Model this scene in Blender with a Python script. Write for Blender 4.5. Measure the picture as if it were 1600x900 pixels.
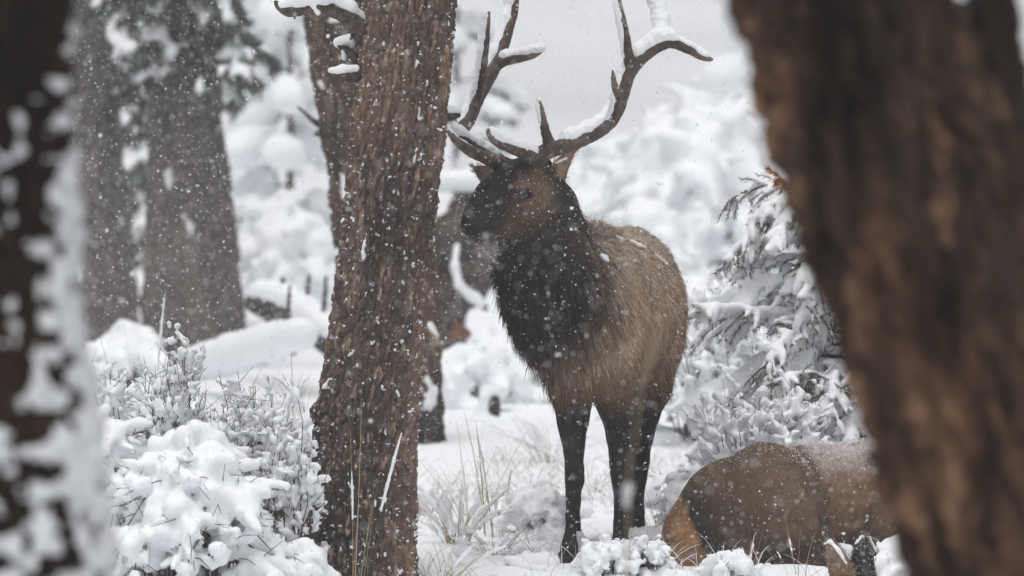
import bpy, math
import numpy as np
from mathutils import Vector
from mathutils.bvhtree import BVHTree

sc = bpy.context.scene
for o in list(bpy.data.objects):
    bpy.data.objects.remove(o)

# ------------------------------------------------------------------ camera
CZ = 1.18                      # lens height above the snow the bull stands on
FPX = 8755.0                   # focal length in pixels of a 1600 px wide frame
cam_d = bpy.data.cameras.new('camera')
cam = bpy.data.objects.new('camera', cam_d)
sc.collection.objects.link(cam)
cam.location = (0, 0, CZ)
cam.rotation_euler = (math.radians(90), 0, 0)
cam_d.sensor_width = 36.0
cam_d.lens = FPX * 36.0 / 1600.0
cam_d.clip_start = 0.5
cam_d.clip_end = 2000
cam_d.dof.use_dof = True
cam_d.dof.focus_distance = 23.75
cam_d.dof.aperture_fstop = cam_d.lens / 64.0
sc.camera = cam

# ------------------------------------------------------------------ world, sun, exposure
SUN_EL, SUN_ROT = math.radians(74), math.radians(190)     # high, veiled, behind the photographer
w = bpy.data.worlds.new('World')
sc.world = w
w.use_nodes = True
nt = w.node_tree
nt.nodes.clear()
sky = nt.nodes.new('ShaderNodeTexSky')
sky.sky_type = 'NISHITA'
sky.sun_disc = False
sky.sun_elevation = SUN_EL
sky.sun_rotation = SUN_ROT
sky.air_density = 1.0
sky.dust_density = 6.0
bw = nt.nodes.new('ShaderNodeRGBToBW')
tint = nt.nodes.new('ShaderNodeMix')
tint.data_type = 'RGBA'
tint.inputs[0].default_value = 0.93          # overcast: the blue is almost wholly greyed out
bg = nt.nodes.new('ShaderNodeBackground')
bg.inputs['Strength'].default_value = 0.15
wo = nt.nodes.new('ShaderNodeOutputWorld')
nt.links.new(sky.outputs[0], bw.inputs[0])
nt.links.new(sky.outputs[0], tint.inputs[6])
nt.links.new(bw.outputs[0], tint.inputs[7])
nt.links.new(tint.outputs[2], bg.inputs['Color'])
nt.links.new(bg.outputs[0], wo.inputs[0])

sun_d = bpy.data.lights.new('sun', 'SUN')
sun_d.energy = 0.7
sun_d.angle = math.radians(60)
sun_d.color = (1.0, 0.985, 0.96)
sun = bpy.data.objects.new('sun', sun_d)
sc.collection.objects.link(sun)
sdir = Vector((math.sin(SUN_ROT) * math.cos(SUN_EL), math.cos(SUN_ROT) * math.cos(SUN_EL), math.sin(SUN_EL)))
sun.rotation_euler = sdir.to_track_quat('Z', 'Y').to_euler()

sc.view_settings.view_transform = 'Standard'
sc.view_settings.look = 'None'
sc.view_settings.gamma = 1.0
sc.view_settings.use_curve_mapping = False
sc.view_settings.exposure = -0.1
sc.render.engine = 'CYCLES'
sc.cycles.use_denoising = True
sc.cycles.max_bounces = 7
sc.cycles.diffuse_bounces = 4
sc.cycles.glossy_bounces = 2
sc.cycles.transmission_bounces = 2
sc.cycles.volume_bounces = 2
sc.cycles.transparent_max_bounces = 4
sc.cycles.caustics_reflective = False
sc.cycles.caustics_refractive = False

# ------------------------------------------------------------------ helpers
rng = np.random.default_rng(7)


def P(px, py, d):
    """a point of the place: where the photograph shows (px, py), d metres away"""
    return np.array([(px - 800.0) / FPX * d, d, CZ - (py - 450.0) / FPX * d])


def R(px, d=24.0):
    return px / FPX * d


def smooth(a, b, x):
    t = np.clip((x - a) / (b - a), 0, 1)
    return t * t * (3 - 2 * t)


def _h(ix, iy, iz, seed):
    n = (ix * 374761393 + iy * 668265263 + iz * 2147483647 + seed * 974634577) & 0xFFFFFFFF
    n = ((n ^ (n >> 13)) * 1274126177) & 0xFFFFFFFF
    n = ((n ^ (n >> 16)) * 2246822519) & 0xFFFFFFFF
    return ((n ^ (n >> 15)) & 0xFFFFFF) / float(0xFFFFFF)


def vnoise(p, seed=0):
    p = np.asarray(p, float)
    i = np.floor(p).astype(np.int64)
    f = p - i
    f = f * f * (3 - 2 * f)
    out = 0
    for dx in (0, 1):
        for dy in (0, 1):
            for dz in (0, 1):
                wgt = (f[..., 0] if dx else 1 - f[..., 0]) * (f[..., 1] if dy else 1 - f[..., 1]) * (f[..., 2] if dz else 1 - f[..., 2])
                out = out + wgt * _h(i[..., 0] + dx, i[..., 1] + dy, i[..., 2] + dz, seed)
    return out * 2 - 1


def fbm(p, octaves=3, seed=0):
    p = np.asarray(p, float)
    a, s, t = 1.0, 0.0, 0.0
    for o in range(octaves):
        s = s + a * vnoise(p * (2.03 ** o) + 17.3 * o, seed + o)
        t += a
        a *= 0.5
    return s / t


def ground_z(x, y):
    x = np.asarray(x, float)
    y = np.asarray(y, float)
    z = np.where(y > 23.9, 0.03 * (y - 24.0), 0.0)
    z = np.where(y > 54, 0.9 + 0.03 * (y - 54) + 0.0030 * (y - 54) ** 2 / (1 + 0.012 * (y - 54)), z)
    z = z - 0.55 * smooth(23.9, 21.4, y)
    q = np.stack([x, y, 0 * x], -1)
    amp = np.clip((y - 20) / 40, 0.35, 3.0)
    z = z + 0.10 * amp * fbm(q * 0.35, 2, 3) * smooth(24.5, 34, np.abs(y - 0) ) + 0.035 * fbm(q * 1.7, 3, 5) + 0.012 * fbm(q * 7.0, 2, 9)
    return z


# --- materials
def nodes_of(m):
    m.use_nodes = True
    return m.node_tree, m.node_tree.nodes['Principled BSDF']


def mat_plain(name, col, rough=0.8, var=0.25, scale=30.0, bump=0.0, spec=0.2, stretch=(1, 1, 1), sss=0.0):
    m = bpy.data.materials.new(name)
    t, b = nodes_of(m)
    tc = t.nodes.new('ShaderNodeTexCoord')
    mp = t.nodes.new('ShaderNodeMapping')
    mp.inputs['Scale'].default_value = stretch
    nz = t.nodes.new('ShaderNodeTexNoise')
    nz.inputs['Scale'].default_value = scale
    nz.inputs['Detail'].default_value = 4
    mx = t.nodes.new('ShaderNodeMix')
    mx.data_type = 'RGBA'
    c = np.array(col)
    mx.inputs[6].default_value = (*np.clip(c * (1 - var), 0, 1), 1)
    mx.inputs[7].default_value = (*np.clip(c * (1 + var), 0, 1), 1)
    t.links.new(tc.outputs['Object'], mp.inputs[0])
    t.links.new(mp.outputs[0], nz.inputs['Vector'])
    t.links.new(nz.outputs['Fac'], mx.inputs[0])
    t.links.new(mx.outputs[2], b.inputs['Base Color'])
    b.inputs['Roughness'].default_value = rough
    b.inputs['Specular IOR Level'].default_value = spec
    if sss:
        b.inputs['Subsurface Weight'].default_value = sss
        b.inputs['Subsurface Radius'].default_value = (0.02, 0.02, 0.022)
        b.inputs['Subsurface Scale'].default_value = 1.0
    if bump:
        bp = t.nodes.new('ShaderNodeBump')
        bp.inputs['Strength'].default_value = bump
        bp.inputs['Distance'].default_value = 0.01
        t.links.new(nz.outputs['Fac'], bp.inputs['Height'])
        t.links.new(bp.outputs[0], b.inputs['Normal'])
    return m


def mat_attr(name, rough=0.75, var=0.3, scale=60.0, spec=0.2, bump=0.0, stretch=(1, 1, 1)):
    """colour from the mesh's own 'col' attribute, broken up by fine noise"""
    m = bpy.data.materials.new(name)
    t, b = nodes_of(m)
    at = t.nodes.new('ShaderNodeAttribute')
    at.attribute_name = 'col'
    tc = t.nodes.new('ShaderNodeTexCoord')
    mp = t.nodes.new('ShaderNodeMapping')
    mp.inputs['Scale'].default_value = stretch
    nz = t.nodes.new('ShaderNodeTexNoise')
    nz.inputs['Scale'].default_value = scale
    nz.inputs['Detail'].default_value = 5
    mr = t.nodes.new('ShaderNodeMapRange')
    mr.inputs['From Min'].default_value = 0.3
    mr.inputs['From Max'].default_value = 0.7
    mr.inputs['To Min'].default_value = 1 - var
    mr.inputs['To Max'].default_value = 1 + var
    vm = t.nodes.new('ShaderNodeVectorMath')
    vm.operation = 'SCALE'
    t.links.new(tc.outputs['Object'], mp.inputs[0])
    t.links.new(mp.outputs[0], nz.inputs['Vector'])
    t.links.new(nz.outputs['Fac'], mr.inputs['Value'])
    t.links.new(at.outputs['Color'], vm.inputs[0])
    t.links.new(mr.outputs[0], vm.inputs['Scale'])
    t.links.new(vm.outputs[0], b.inputs['Base Color'])
    b.inputs['Roughness'].default_value = rough
    b.inputs['Specular IOR Level'].default_value = spec
    if bump:
        bp = t.nodes.new('ShaderNodeBump')
        bp.inputs['Strength'].default_value = bump
        bp.inputs['Distance'].default_value = 0.008
        t.links.new(nz.outputs['Fac'], bp.inputs['Height'])
        t.links.new(bp.outputs[0], b.inputs['Normal'])
    return m


M_SNOW = mat_plain('snow', (0.86, 0.875, 0.90), 0.65, 0.03, 90, 0.35, 0.25)
M_FLAKE = mat_plain('snowflake', (0.90, 0.91, 0.93), 0.6, 0.02, 10, 0, 0.3)
_t, _b = nodes_of(M_FLAKE)                      # thin ice: daylight shines through a flake as well as off it
_tr = _t.nodes.new('ShaderNodeBsdfTranslucent')
_tr.inputs['Color'].default_value = (0.93, 0.94, 0.96, 1)
_ad = _t.nodes.new('ShaderNodeMixShader')
_ad.inputs[0].default_value = 0.5
_t.links.new(_b.outputs[0], _ad.inputs[1])
_t.links.new(_tr.outputs[0], _ad.inputs[2])
_t.links.new(_ad.outputs[0], _t.nodes['Material Output'].inputs['Surface'])
M_BARK = mat_attr('bark', 0.9, 0.42, 55, 0.15, 0.7, (1, 1, 0.35))
M_BARKFAR = mat_attr('bark_coarse', 0.9, 0.35, 18, 0.15, 0.4, (1, 1, 0.3))
M_TWIG = mat_plain('twig', (0.075, 0.058, 0.047), 0.85, 0.4, 40)
M_NEEDLE = mat_attr('needle', 0.7, 0.3, 30, 0.25)
M_GRASS = mat_attr('dry_grass', 0.75, 0.2, 40, 0.2)
M_COAT = mat_attr('coat', 0.85, 0.25, 70, 0.12, 0.5, (1, 1, 0.4))
M_FUR = mat_attr('fur', 0.7, 0.15, 50, 0.18)
M_ANTLER = mat_attr('antler', 0.6, 0.35, 60, 0.3, 0.5, (1, 1, 0.5))
M_EYE = mat_plain('eye', (0.012, 0.010, 0.009), 0.08, 0.1, 10, 0, 0.6)
M_HORN = mat_plain('hoof_horn', (0.018, 0.016, 0.015), 0.45, 0.3, 60, 0.2, 0.3)
M_NOSE = mat_plain('nose_skin', (0.014, 0.013, 0.014), 0.35, 0.25, 220, 0.3, 0.4)
M_ORANGE = mat_plain('rust_needle', (0.42, 0.17, 0.045), 0.8, 0.35, 30)
M_REDWOOD = mat_plain('broken_wood', (0.15, 0.070, 0.045), 0.85, 0.35, 12, 0.4)


# --- meshes
def make_mesh(name, V, faces, mat=None, col=None, smooth_shade=True, parent=None):
    V = np.asarray(V, np.float32)
    me = bpy.data.meshes.new(name)
    fl = [np.asarray(f, np.int32) for f in faces if len(f)]
    nl = sum(f.size for f in fl)
    npoly = sum(len(f) for f in fl)
    me.vertices.add(len(V))
    me.vertices.foreach_set('co', V.ravel())
    me.loops.add(nl)
    me.loops.foreach_set('vertex_index', np.concatenate([f.ravel() for f in fl]))
    tot = np.concatenate([np.full(len(f), f.shape[1], np.int32) for f in fl])
    start = np.concatenate([[0], np.cumsum(tot)[:-1]]).astype(np.int32)
    me.polygons.add(npoly)
    me.polygons.foreach_set('loop_start', start)
    me.polygons.foreach_set('use_smooth', np.full(npoly, bool(smooth_shade)))
    me.update(calc_edges=True)
    if col is not None:
        a = me.attributes.new('col', 'FLOAT_COLOR', 'POINT')
        c = np.ones((len(V), 4), np.float32)
        c[:, :3] = col
        a.data.foreach_set('color', c.ravel())
    if mat:
        me.materials.append(mat)
    o = bpy.data.objects.new(name, me)
    sc.collection.objects.link(o)
    if parent is not None:
        put(o, parent)
    return o


def put(o, parent):
    """parent a mesh that was built in world coordinates"""
    o.parent = parent
    root = np.zeros(3)
    q = parent
    while q is not None:
        root = root + np.array(q.location)
        q = q.parent
    if o.type == 'MESH':
        o.data.transform(__import__('mathutils').Matrix.Translation(Vector(-root)))


def thing(name, label, cat, loc, group=None):
    o = bpy.data.objects.new(name, None)
    o.empty_display_size = 0.2
    sc.collection.objects.link(o)
    o.location = tuple(float(v) for v in loc)
    tag(o, label, cat, group)
    return o


def tag(o, label=None, cat=None, group=None, kind=None):
    if label:
        o['label'] = label
    if cat:
        o['category'] = cat
    if group:
        o['group'] = group
    if kind:
        o['kind'] = kind
    return o


class Field:
    """smooth union of tapered capsules / ellipsoids, meshed by surface nets"""

    def __init__(s, lo, hi, vox):
        s.lo = np.asarray(lo, float)
        s.vox = vox
        s.n = np.maximum(4, np.ceil((np.asarray(hi) - s.lo) / vox).astype(int) + 1)
        s.ax = [(s.lo[i] + vox * np.arange(s.n[i])) for i in range(3)]
        s.D = None

    def group(s, prims, k, kc=None):
        E = np.zeros(tuple(s.n), np.float32)
        for pr in prims:
            if isinstance(pr[0], str):
                _, c, r, yaw = pr
                rm = max(r)
                lo, hi = np.array(c) - rm, np.array(c) + rm
            else:
                a, b, ra, rb = pr
                a = np.asarray(a, float)
                b = np.asarray(b, float)
                rm = max(ra, rb)
                lo, hi = np.minimum(a, b) - rm, np.maximum(a, b) + rm
            mg = 4.5 * k + 2 * s.vox
            i0 = np.clip(np.floor((lo - mg - s.lo) / s.vox).astype(int), 0, s.n)
            i1 = np.clip(np.ceil((hi + mg - s.lo) / s.vox).astype(int) + 1, 0, s.n)
            if np.any(i1 <= i0):
                continue
            X = s.ax[0][i0[0]:i1[0]][:, None, None]
            Y = s.ax[1][i0[1]:i1[1]][None, :, None]
            Z = s.ax[2][i0[2]:i1[2]][None, None, :]
            if isinstance(pr[0], str):
                cy, sy = math.cos(yaw), math.sin(yaw)
                x, y, z = X - c[0], Y - c[1], Z - c[2]
                u, v = cy * x + sy * y, -sy * x + cy * y
                k0 = np.sqrt((u / r[0]) ** 2 + (v / r[1]) ** 2 + (z / r[2]) ** 2) + 1e-9
                k1 = np.sqrt((u / r[0] ** 2) ** 2 + (v / r[1] ** 2) ** 2 + (z / r[2] ** 2) ** 2) + 1e-9
                d = k0 * (k0 - 1) / k1
            else:
                ba = b - a
                L = max(float(ba @ ba), 1e-12)
                X, Y, Z = (X - a[0]).astype(np.float32), (Y - a[1]).astype(np.float32), (Z - a[2]).astype(np.float32)
                bx_, by_, bz_ = (np.float32(v_) for v_ in ba)
                t = np.clip((X * bx_ + Y * by_ + Z * bz_) * np.float32(1 / L), 0, 1)
                d = np.sqrt((X - t * bx_) ** 2 + (Y - t * by_) ** 2 + (Z - t * bz_) ** 2) - (np.float32(ra) + np.float32(rb - ra) * t)
            E[i0[0]:i1[0], i0[1]:i1[1], i0[2]:i1[2]] += np.exp(np.clip(-d / k, -40, 30)).astype(np.float32)
        D = -k * np.log(E + 1e-18)
        if s.D is None:
            s.D = D
        else:
            kc = kc or k
            h = np.clip(0.5 + 0.5 * (s.D - D) / kc, 0, 1)
            s.D = s.D * (1 - h) + D * h - kc * h * (1 - h)
        return s

    def noise(s, amp, scale, seed=0, octv=2):
        m = np.abs(s.D) < (amp * 2 + 3 * s.vox)
        ix = np.argwhere(m)
        p = s.lo + ix * s.vox
        s.D[m] += (amp * fbm(p * scale, octv, seed)).astype(np.float32)
        return s

    def mesh(s, relax=1):
        D = np.pad(s.D, 1, constant_values=1.0)
        lo = s.lo - s.vox
        ins = D < 0
        n = D.shape
        c = tuple(m - 1 for m in n)

        def sl(a, dx, dy, dz):
            return a[dx:dx + c[0], dy:dy + c[1], dz:dz + c[2]]
        cnt = np.zeros(c, np.int8)
        for dx in (0, 1):
            for dy in (0, 1):
                for dz in (0, 1):
                    cnt += sl(ins, dx, dy, dz)
        act = (cnt > 0) & (cnt < 8)
        idx = np.argwhere(act)
        if len(idx) == 0:
            return np.zeros((0, 3)), np.zeros((0, 4), int)
        num = -np.ones(c, np.int64)
        num[act] = np.arange(len(idx))
        pos = np.zeros((len(idx), 3))
        wt = np.zeros(len(idx))
        cor = [(a, b, d) for a in (0, 1) for b in (0, 1) for d in (0, 1)]
        val = {q: D[idx[:, 0] + q[0], idx[:, 1] + q[1], idx[:, 2] + q[2]] for q in cor}
        for q in cor:
            for ax in range(3):
                if q[ax] == 0:
                    r = list(q)
                    r[ax] = 1
                    a, b = val[q], val[tuple(r)]
                    m = (a < 0) != (b < 0)
                    t = np.where(m, a / np.where(m, a - b, 1), 0)
                    pp = np.tile(np.array(q, float), (len(idx), 1))
                    pp[:, ax] += t
                    pos += pp * m[:, None]
                    wt += m
        V = lo + (idx + pos / wt[:, None]) * s.vox
        Q = []
        for ax in range(3):
            u, v = (ax + 1) % 3, (ax + 2) % 3
            e = [slice(None)] * 3
            f = [slice(None)] * 3
            e[ax] = slice(0, n[ax] - 1)
            f[ax] = slice(1, n[ax])
            ch = ins[tuple(e)] != ins[tuple(f)]
            ii = np.argwhere(ch)
            ii = ii[(ii[:, u] > 0) & (ii[:, v] > 0) & (ii[:, u] < c[u]) & (ii[:, v] < c[v])]
            if len(ii) == 0:
                continue
            qd = []
            for du, dv in ((-1, -1), (0, -1), (0, 0), (-1, 0)):
                j = ii.copy()
                j[:, u] += du
                j[:, v] += dv
                qd.append(num[j[:, 0], j[:, 1], j[:, 2]])
            qd = np.stack(qd, 1)
            flip = ~ins[ii[:, 0], ii[:, 1], ii[:, 2]]
            qd[flip] = qd[flip][:, ::-1]
            Q.append(qd)
        Q = np.concatenate(Q)
        Q = Q[(Q >= 0).all(1)]
        for _ in range(relax):
            src = np.concatenate([Q[:, a_] for a_ in range(4)] * 2)
            dst = np.concatenate([Q[:, (a_ + 1) % 4] for a_ in range(4)] + [Q[:, (a_ + 3) % 4] for a_ in range(4)])
            N = np.bincount(src, minlength=len(V))
            S = np.stack([np.bincount(src, V[dst, i_], minlength=len(V)) for i_ in range(3)], 1)
            V = 0.5 * V + 0.5 * S / np.maximum(N, 1)[:, None]
        return V, Q


def blob(name, prims, vox, k, mat, parent=None, amp=0.0, scale=20.0, relax=1, seed=0):
    """one snow (or clay-like) body grown round a list of capsules"""
    A = np.array([np.minimum(np.asarray(p[0]) - max(p[2], p[3]), np.asarray(p[1]) - max(p[2], p[3])) for p in prims]).min(0)
    B = np.array([np.maximum(np.asarray(p[0]) + max(p[2], p[3]), np.asarray(p[1]) + max(p[2], p[3])) for p in prims]).max(0)
    if name == 'snow_load':
        vox *= 1.12
    m = 3 * k + 3 * vox + amp
    f = Field(A - m, B + m, vox).group(prims, k)
    if amp:
        f.noise(amp, scale, seed, 3)
    V, Q = f.mesh(relax)
    blob.last = (V, Q)
    return make_mesh(name, V, [Q], mat, None, True, parent)


def tubes(segs, sides=4):
    """segs: list of (a, b, ra, rb) -> V, Q"""
    if not len(segs):
        return np.zeros((0, 3)), np.zeros((0, 4), int)
    A = np.array([s[0] for s in segs], float)
    B = np.array([s[1] for s in segs], float)
    ra = np.array([s[2] for s in segs])[:, None]
    rb = np.array([s[3] for s in segs])[:, None]
    d = B - A
    d /= np.linalg.norm(d, axis=1, keepdims=True) + 1e-12
    up = np.where(np.abs(d[:, 2:3]) < 0.8, np.array([[0, 0, 1.0]]), np.array([[1.0, 0, 0]]))
    u = np.cross(d, up)
    u /= np.linalg.norm(u, axis=1, keepdims=True)
    v = np.cross(d, u)
    n = len(segs)
    V = np.zeros((n, 2, sides, 3))
    for s in range(sides):
        an = 2 * math.pi * s / sides
        r = math.cos(an) * u + math.sin(an) * v
        V[:, 0, s] = A + r * ra
        V[:, 1, s] = B + r * rb
    base = (np.arange(n) * 2 * sides)[:, None]
    Q = []
    for s in range(sides):
        t = (s + 1) % sides
        Q.append(np.concatenate([base + s, base + t, base + sides + t, base + sides + s], 1))
    return V.reshape(-1, 3), np.concatenate(Q)


def chain(pts, radii):
    return [(pts[i], pts[i + 1], radii[i], radii[i + 1]) for i in range(len(pts) - 1)]


def spline(pts, n):
    """Catmull-Rom through rows of any width"""
    p = np.asarray(pts, float)
    p = np.vstack([2 * p[0] - p[1], p, 2 * p[-1] - p[-2]])
    out = []
    m = len(p) - 3
    for t in np.linspace(0, m - 1e-6, n):
        i = int(t)
        f = t - i
        a, b, c, d = p[i:i + 4]
        out.append(0.5 * (2 * b + (c - a) * f + (2 * a - 5 * b + 4 * c - d) * f * f + (3 * b - a - 3 * c + d) * f ** 3))
    return np.array(out)


def blades(root, direc, side, length, width, bend, nseg=2):
    """flat tapering blades; all inputs are arrays over blades. returns V, quads, tris, owner"""
    n = len(root)
    V = np.zeros((n, 2 * nseg + 1, 3))
    for s in range(nseg):
        t = s / nseg
        c = root + direc * (length * t)[:, None] + bend * (length * t * t)[:, None]
        wv = side * (width * (1 - 0.75 * t))[:, None] * 0.5
        V[:, 2 * s] = c - wv
        V[:, 2 * s + 1] = c + wv
    V[:, -1] = root + direc * length[:, None] + bend * length[:, None]
    base = (np.arange(n) * (2 * nseg + 1))[:, None]
    Q = [np.concatenate([base + 2 * s, base + 2 * s + 1, base + 2 * s + 3, base + 2 * s + 2], 1) for s in range(nseg - 1)]
    T = np.concatenate([base + 2 * nseg - 2, base + 2 * nseg - 1, base + 2 * nseg], 1)
    own = np.repeat(np.arange(n), 2 * nseg + 1)
    return V.reshape(-1, 3), (np.concatenate(Q) if Q else np.zeros((0, 4), int)), T, own


def unit(v):
    return v / (np.linalg.norm(v, axis=-1, keepdims=True) + 1e-12)


# ------------------------------------------------------------------ ground: one sheet of snow up to the misted hillside
def axis(stops):
    out = []
    for a, b, st in stops:
        out.append(np.arange(a, b, st))
    out.append([stops[-1][1]])
    return np.concatenate(out)


gx = axis([(-90, -12, 3.0), (-12, -3.2, 0.3), (-3.2, 3.2, 0.06), (3.2, 12, 0.3), (12, 90, 3.0)])
gy = axis([(-30, 18, 2.0), (18, 23, 0.12), (23, 29, 0.055), (29, 40, 0.12), (40, 70, 0.6), (70, 170, 2.0)])
GX, GY = np.meshgrid(gx, gy, indexing='ij')
GZ = ground_z(GX, GY)
nx, ny = GX.shape
ii = (np.arange(nx - 1)[:, None] * ny + np.arange(ny - 1)[None, :]).ravel()
# the hillside is snow and brush, with the grey of fog painted into it
gq = np.stack([GX, GY, GZ], -1).reshape(-1, 3)
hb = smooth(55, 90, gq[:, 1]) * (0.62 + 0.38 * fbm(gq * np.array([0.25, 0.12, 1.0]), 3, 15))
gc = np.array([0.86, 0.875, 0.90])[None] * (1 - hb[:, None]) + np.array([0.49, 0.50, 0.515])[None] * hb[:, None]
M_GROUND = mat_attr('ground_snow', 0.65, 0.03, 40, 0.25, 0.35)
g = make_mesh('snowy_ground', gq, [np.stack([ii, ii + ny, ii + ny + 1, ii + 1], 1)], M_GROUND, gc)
tag(g, 'snow covered ground rising into a misty hillside', kind='structure')
#@@PART2
# ------------------------------------------------------------------ trunks
def cells(u, v, per, seed, jit=0.9):
    """cellular pattern, periodic in u with period per (in cells)"""
    iu, iv = np.floor(u).astype(np.int64), np.floor(v).astype(np.int64)
    f1 = np.full(u.shape, 9.0)
    f2 = np.full(u.shape, 9.0)
    cid = np.zeros(u.shape)
    for du in (-1, 0, 1):
        for dv in (-1, 0, 1):
            cu, cv = iu + du, iv + dv
            h1 = _h(cu % per, cv, 0 * cu, seed)
            h2 = _h(cu % per, cv, 0 * cu + 1, seed)
            h3 = _h(cu % per, cv, 0 * cu + 2, seed)
            d = np.hypot(cu + 0.5 + jit * (h1 - 0.5) - u, cv + 0.5 + jit * (h2 - 0.5) - v)
            near = d < f1
            f2 = np.where(near, f1, np.minimum(f2, d))
            cid = np.where(near, h3, cid)
            f1 = np.where(near, d, f1)
    return f1, f2, cid


BARK_A = np.array([0.060, 0.049, 0.044])      # grey weathered scales
BARK_B = np.array([0.212, 0.137, 0.100])      # russet plates
BARK_C = np.array([0.33, 0.235, 0.18])      # pale flaked faces


def trunk_surface(line, zs, nu, plate, depth, seed, bulges=()):
    """line: rows (x, y, z, r) bottom to top. returns V grid, colour grid, radius-direction grid"""
    line = np.asarray(line, float)
    cx = np.interp(zs, line[:, 2], line[:, 0])
    cy = np.interp(zs, line[:, 2], line[:, 1])
    rr = np.interp(zs, line[:, 2], line[:, 3])
    nf = int(nu * 0.74)                      # most of the grid on the side turned to the light of the clearing
    th = np.concatenate([np.linspace(0, np.pi, nu - nf, endpoint=False), np.linspace(np.pi, 2 * np.pi, nf, endpoint=False)])
    TH, Z = np.meshgrid(th, zs)
    r0 = rr[:, None] + 0 * TH
    rm = float(np.median(rr))
    cyl = np.stack([np.cos(TH) * rm, np.sin(TH) * rm, Z], -1)
    warp = fbm(cyl * 9, 3, seed + 3)
    warp2 = fbm(cyl * 30, 2, seed + 8)
    per = max(6, int(2 * np.pi * rm / plate))
    u = TH / (2 * np.pi) * per + 0.35 * warp + 0.18 * warp2
    v = Z / (plate * 4.0) + 0.5 * warp + 0.15 * warp2
    f1, f2, cid = cells(u, v, per, seed)
    big = smooth(0.02, 0.42, f2 - f1)
    per2 = per * 3
    u2 = TH / (2 * np.pi) * per2 + 0.6 * warp + 0.5 * warp2
    v2 = Z / (plate * 1.25) + 0.9 * warp2
    g1, g2, cid2 = cells(u2, v2, per2, seed + 50)
    small = smooth(0.0, 0.45, g2 - g1)
    fine = fbm(cyl * np.array([90, 90, 34]), 2, seed + 21)
    low = fbm(cyl * np.array([5, 5, 2.0]), 2, seed + 31)
    rel = depth * (0.62 * big + 0.42 * small * (0.5 + cid2) + 0.22 * fine + 0.35 * (cid - 0.5)) + 0.03 * rm * low
    rad = r0 + rel - depth * 0.6
    for bz, bth, bs, ba in bulges:
        dth = (TH - bth + np.pi) % (2 * np.pi) - np.pi
        rad = rad + ba * np.exp(-((Z - bz) ** 2 + (dth * rm) ** 2) / bs ** 2)
    V = np.stack([cx[:, None] + np.cos(TH) * rad, cy[:, None] + np.sin(TH) * rad, Z], -1)
    mixv = np.clip(0.5 + 0.9 * low + 0.55 * (cid - 0.5) + 0.5 * (cid2 - 0.5), 0, 1)[..., None]
    pal = smooth(0.72, 1.0, cid2 * 0.6 + 0.4 * cid + 0.25 * fine)[..., None]
    grey = smooth(0.25, 0.75, 0.5 + 0.6 * fbm(cyl * np.array([12, 12, 3.0]), 2, seed + 61))[..., None]
    C = (BARK_A * (1 - mixv) + BARK_B * mixv)
    C = C * (1 - 0.45 * grey) + BARK_A * 1.1 * 0.45 * grey
    C = C * (1 - pal) + BARK_C * pal
    return V, C, TH, Z, rad, cx, cy


def ring_faces(nz, nu):
    i = np.arange(nz - 1)[:, None] * nu + np.arange(nu)[None, :]
    j = np.arange(nz - 1)[:, None] * nu + (np.arange(nu)[None, :] + 1) % nu
    return np.stack([i.ravel(), j.ravel(), (j + nu).ravel(), (i + nu).ravel()], 1)


def snow_shell(name, surf, mask, thick, parent):
    """snow plastered on the bark: a skin that rises out of the wood only where mask > 0"""
    V, C, TH, Z, rad, cx, cy = surf
    off = np.where(mask > 0, thick * np.sqrt(np.clip(mask, 0, 1)), -0.02)
    rr = rad + off
    W = np.stack([cx[:, None] + np.cos(TH) * rr, cy[:, None] + np.sin(TH) * rr, Z], -1)
    nz, nu = Z.shape
    Q = ring_faces(nz, nu)
    keep = (mask.reshape(-1)[Q] > 0).any(1)
    Q = Q[keep]
    used, inv = np.unique(Q, return_inverse=True)
    if not len(used):
        return None
    o = make_mesh(name, W.reshape(-1, 3)[used], [inv.reshape(Q.shape)], M_SNOW, None, True, parent)
    return o


def limb(name, pts, radii, mat, parent, col=None, knob=0.15, seed=0):
    """a knobbly branch as one skinned mesh, its own bark colour"""
    sp = spline([list(p) + [r] for p, r in zip(pts, radii)], 14)
    prims = chain(sp[:, :3], sp[:, 3])
    rm = max(radii)
    vox = max(0.004, min(radii) * 0.5)
    A = sp[:, :3].min(0) - rm * 1.6
    B = sp[:, :3].max(0) + rm * 1.6
    f = Field(A, B, vox).group(prims, rm * 0.15).noise(rm * knob, 0.9 / rm, seed)
    V, Q = f.mesh(1)
    c = None
    if col is not None:
        c = np.array(col)[None] * (1 + 0.5 * fbm(V * 40, 2, seed))[:, None]
    return make_mesh(name, V, [Q], mat, c, True, parent)


def edges_line(rows, d, top):
    """rows: (py, left px, right px) top to bottom -> centre line bottom to top, run on up to z = top"""
    out = []
    for py, l, r in rows:
        p = P((l + r) / 2, py, d)
        out.append([p[0], d, p[2], R((r - l) / 2, d)])
    out = sorted(out, key=lambda q: q[2])
    a, b = out[-2], out[-1]
    sx = (b[0] - a[0]) / (b[2] - a[2])
    h = top - b[2]
    out.append([b[0] + sx * h * 0.6, d, top, b[3] * 0.62])
    a, b = out[0], out[1]
    sx = (b[0] - a[0]) / (b[2] - a[2])
    zb = float(ground_z(a[0], d)) - 0.3
    if a[2] > zb:
        h = a[2] - zb
        out.insert(0, [a[0] - sx * h * 0.6, d, zb, a[3] * 1.22])
    return np.array(out)


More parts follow.
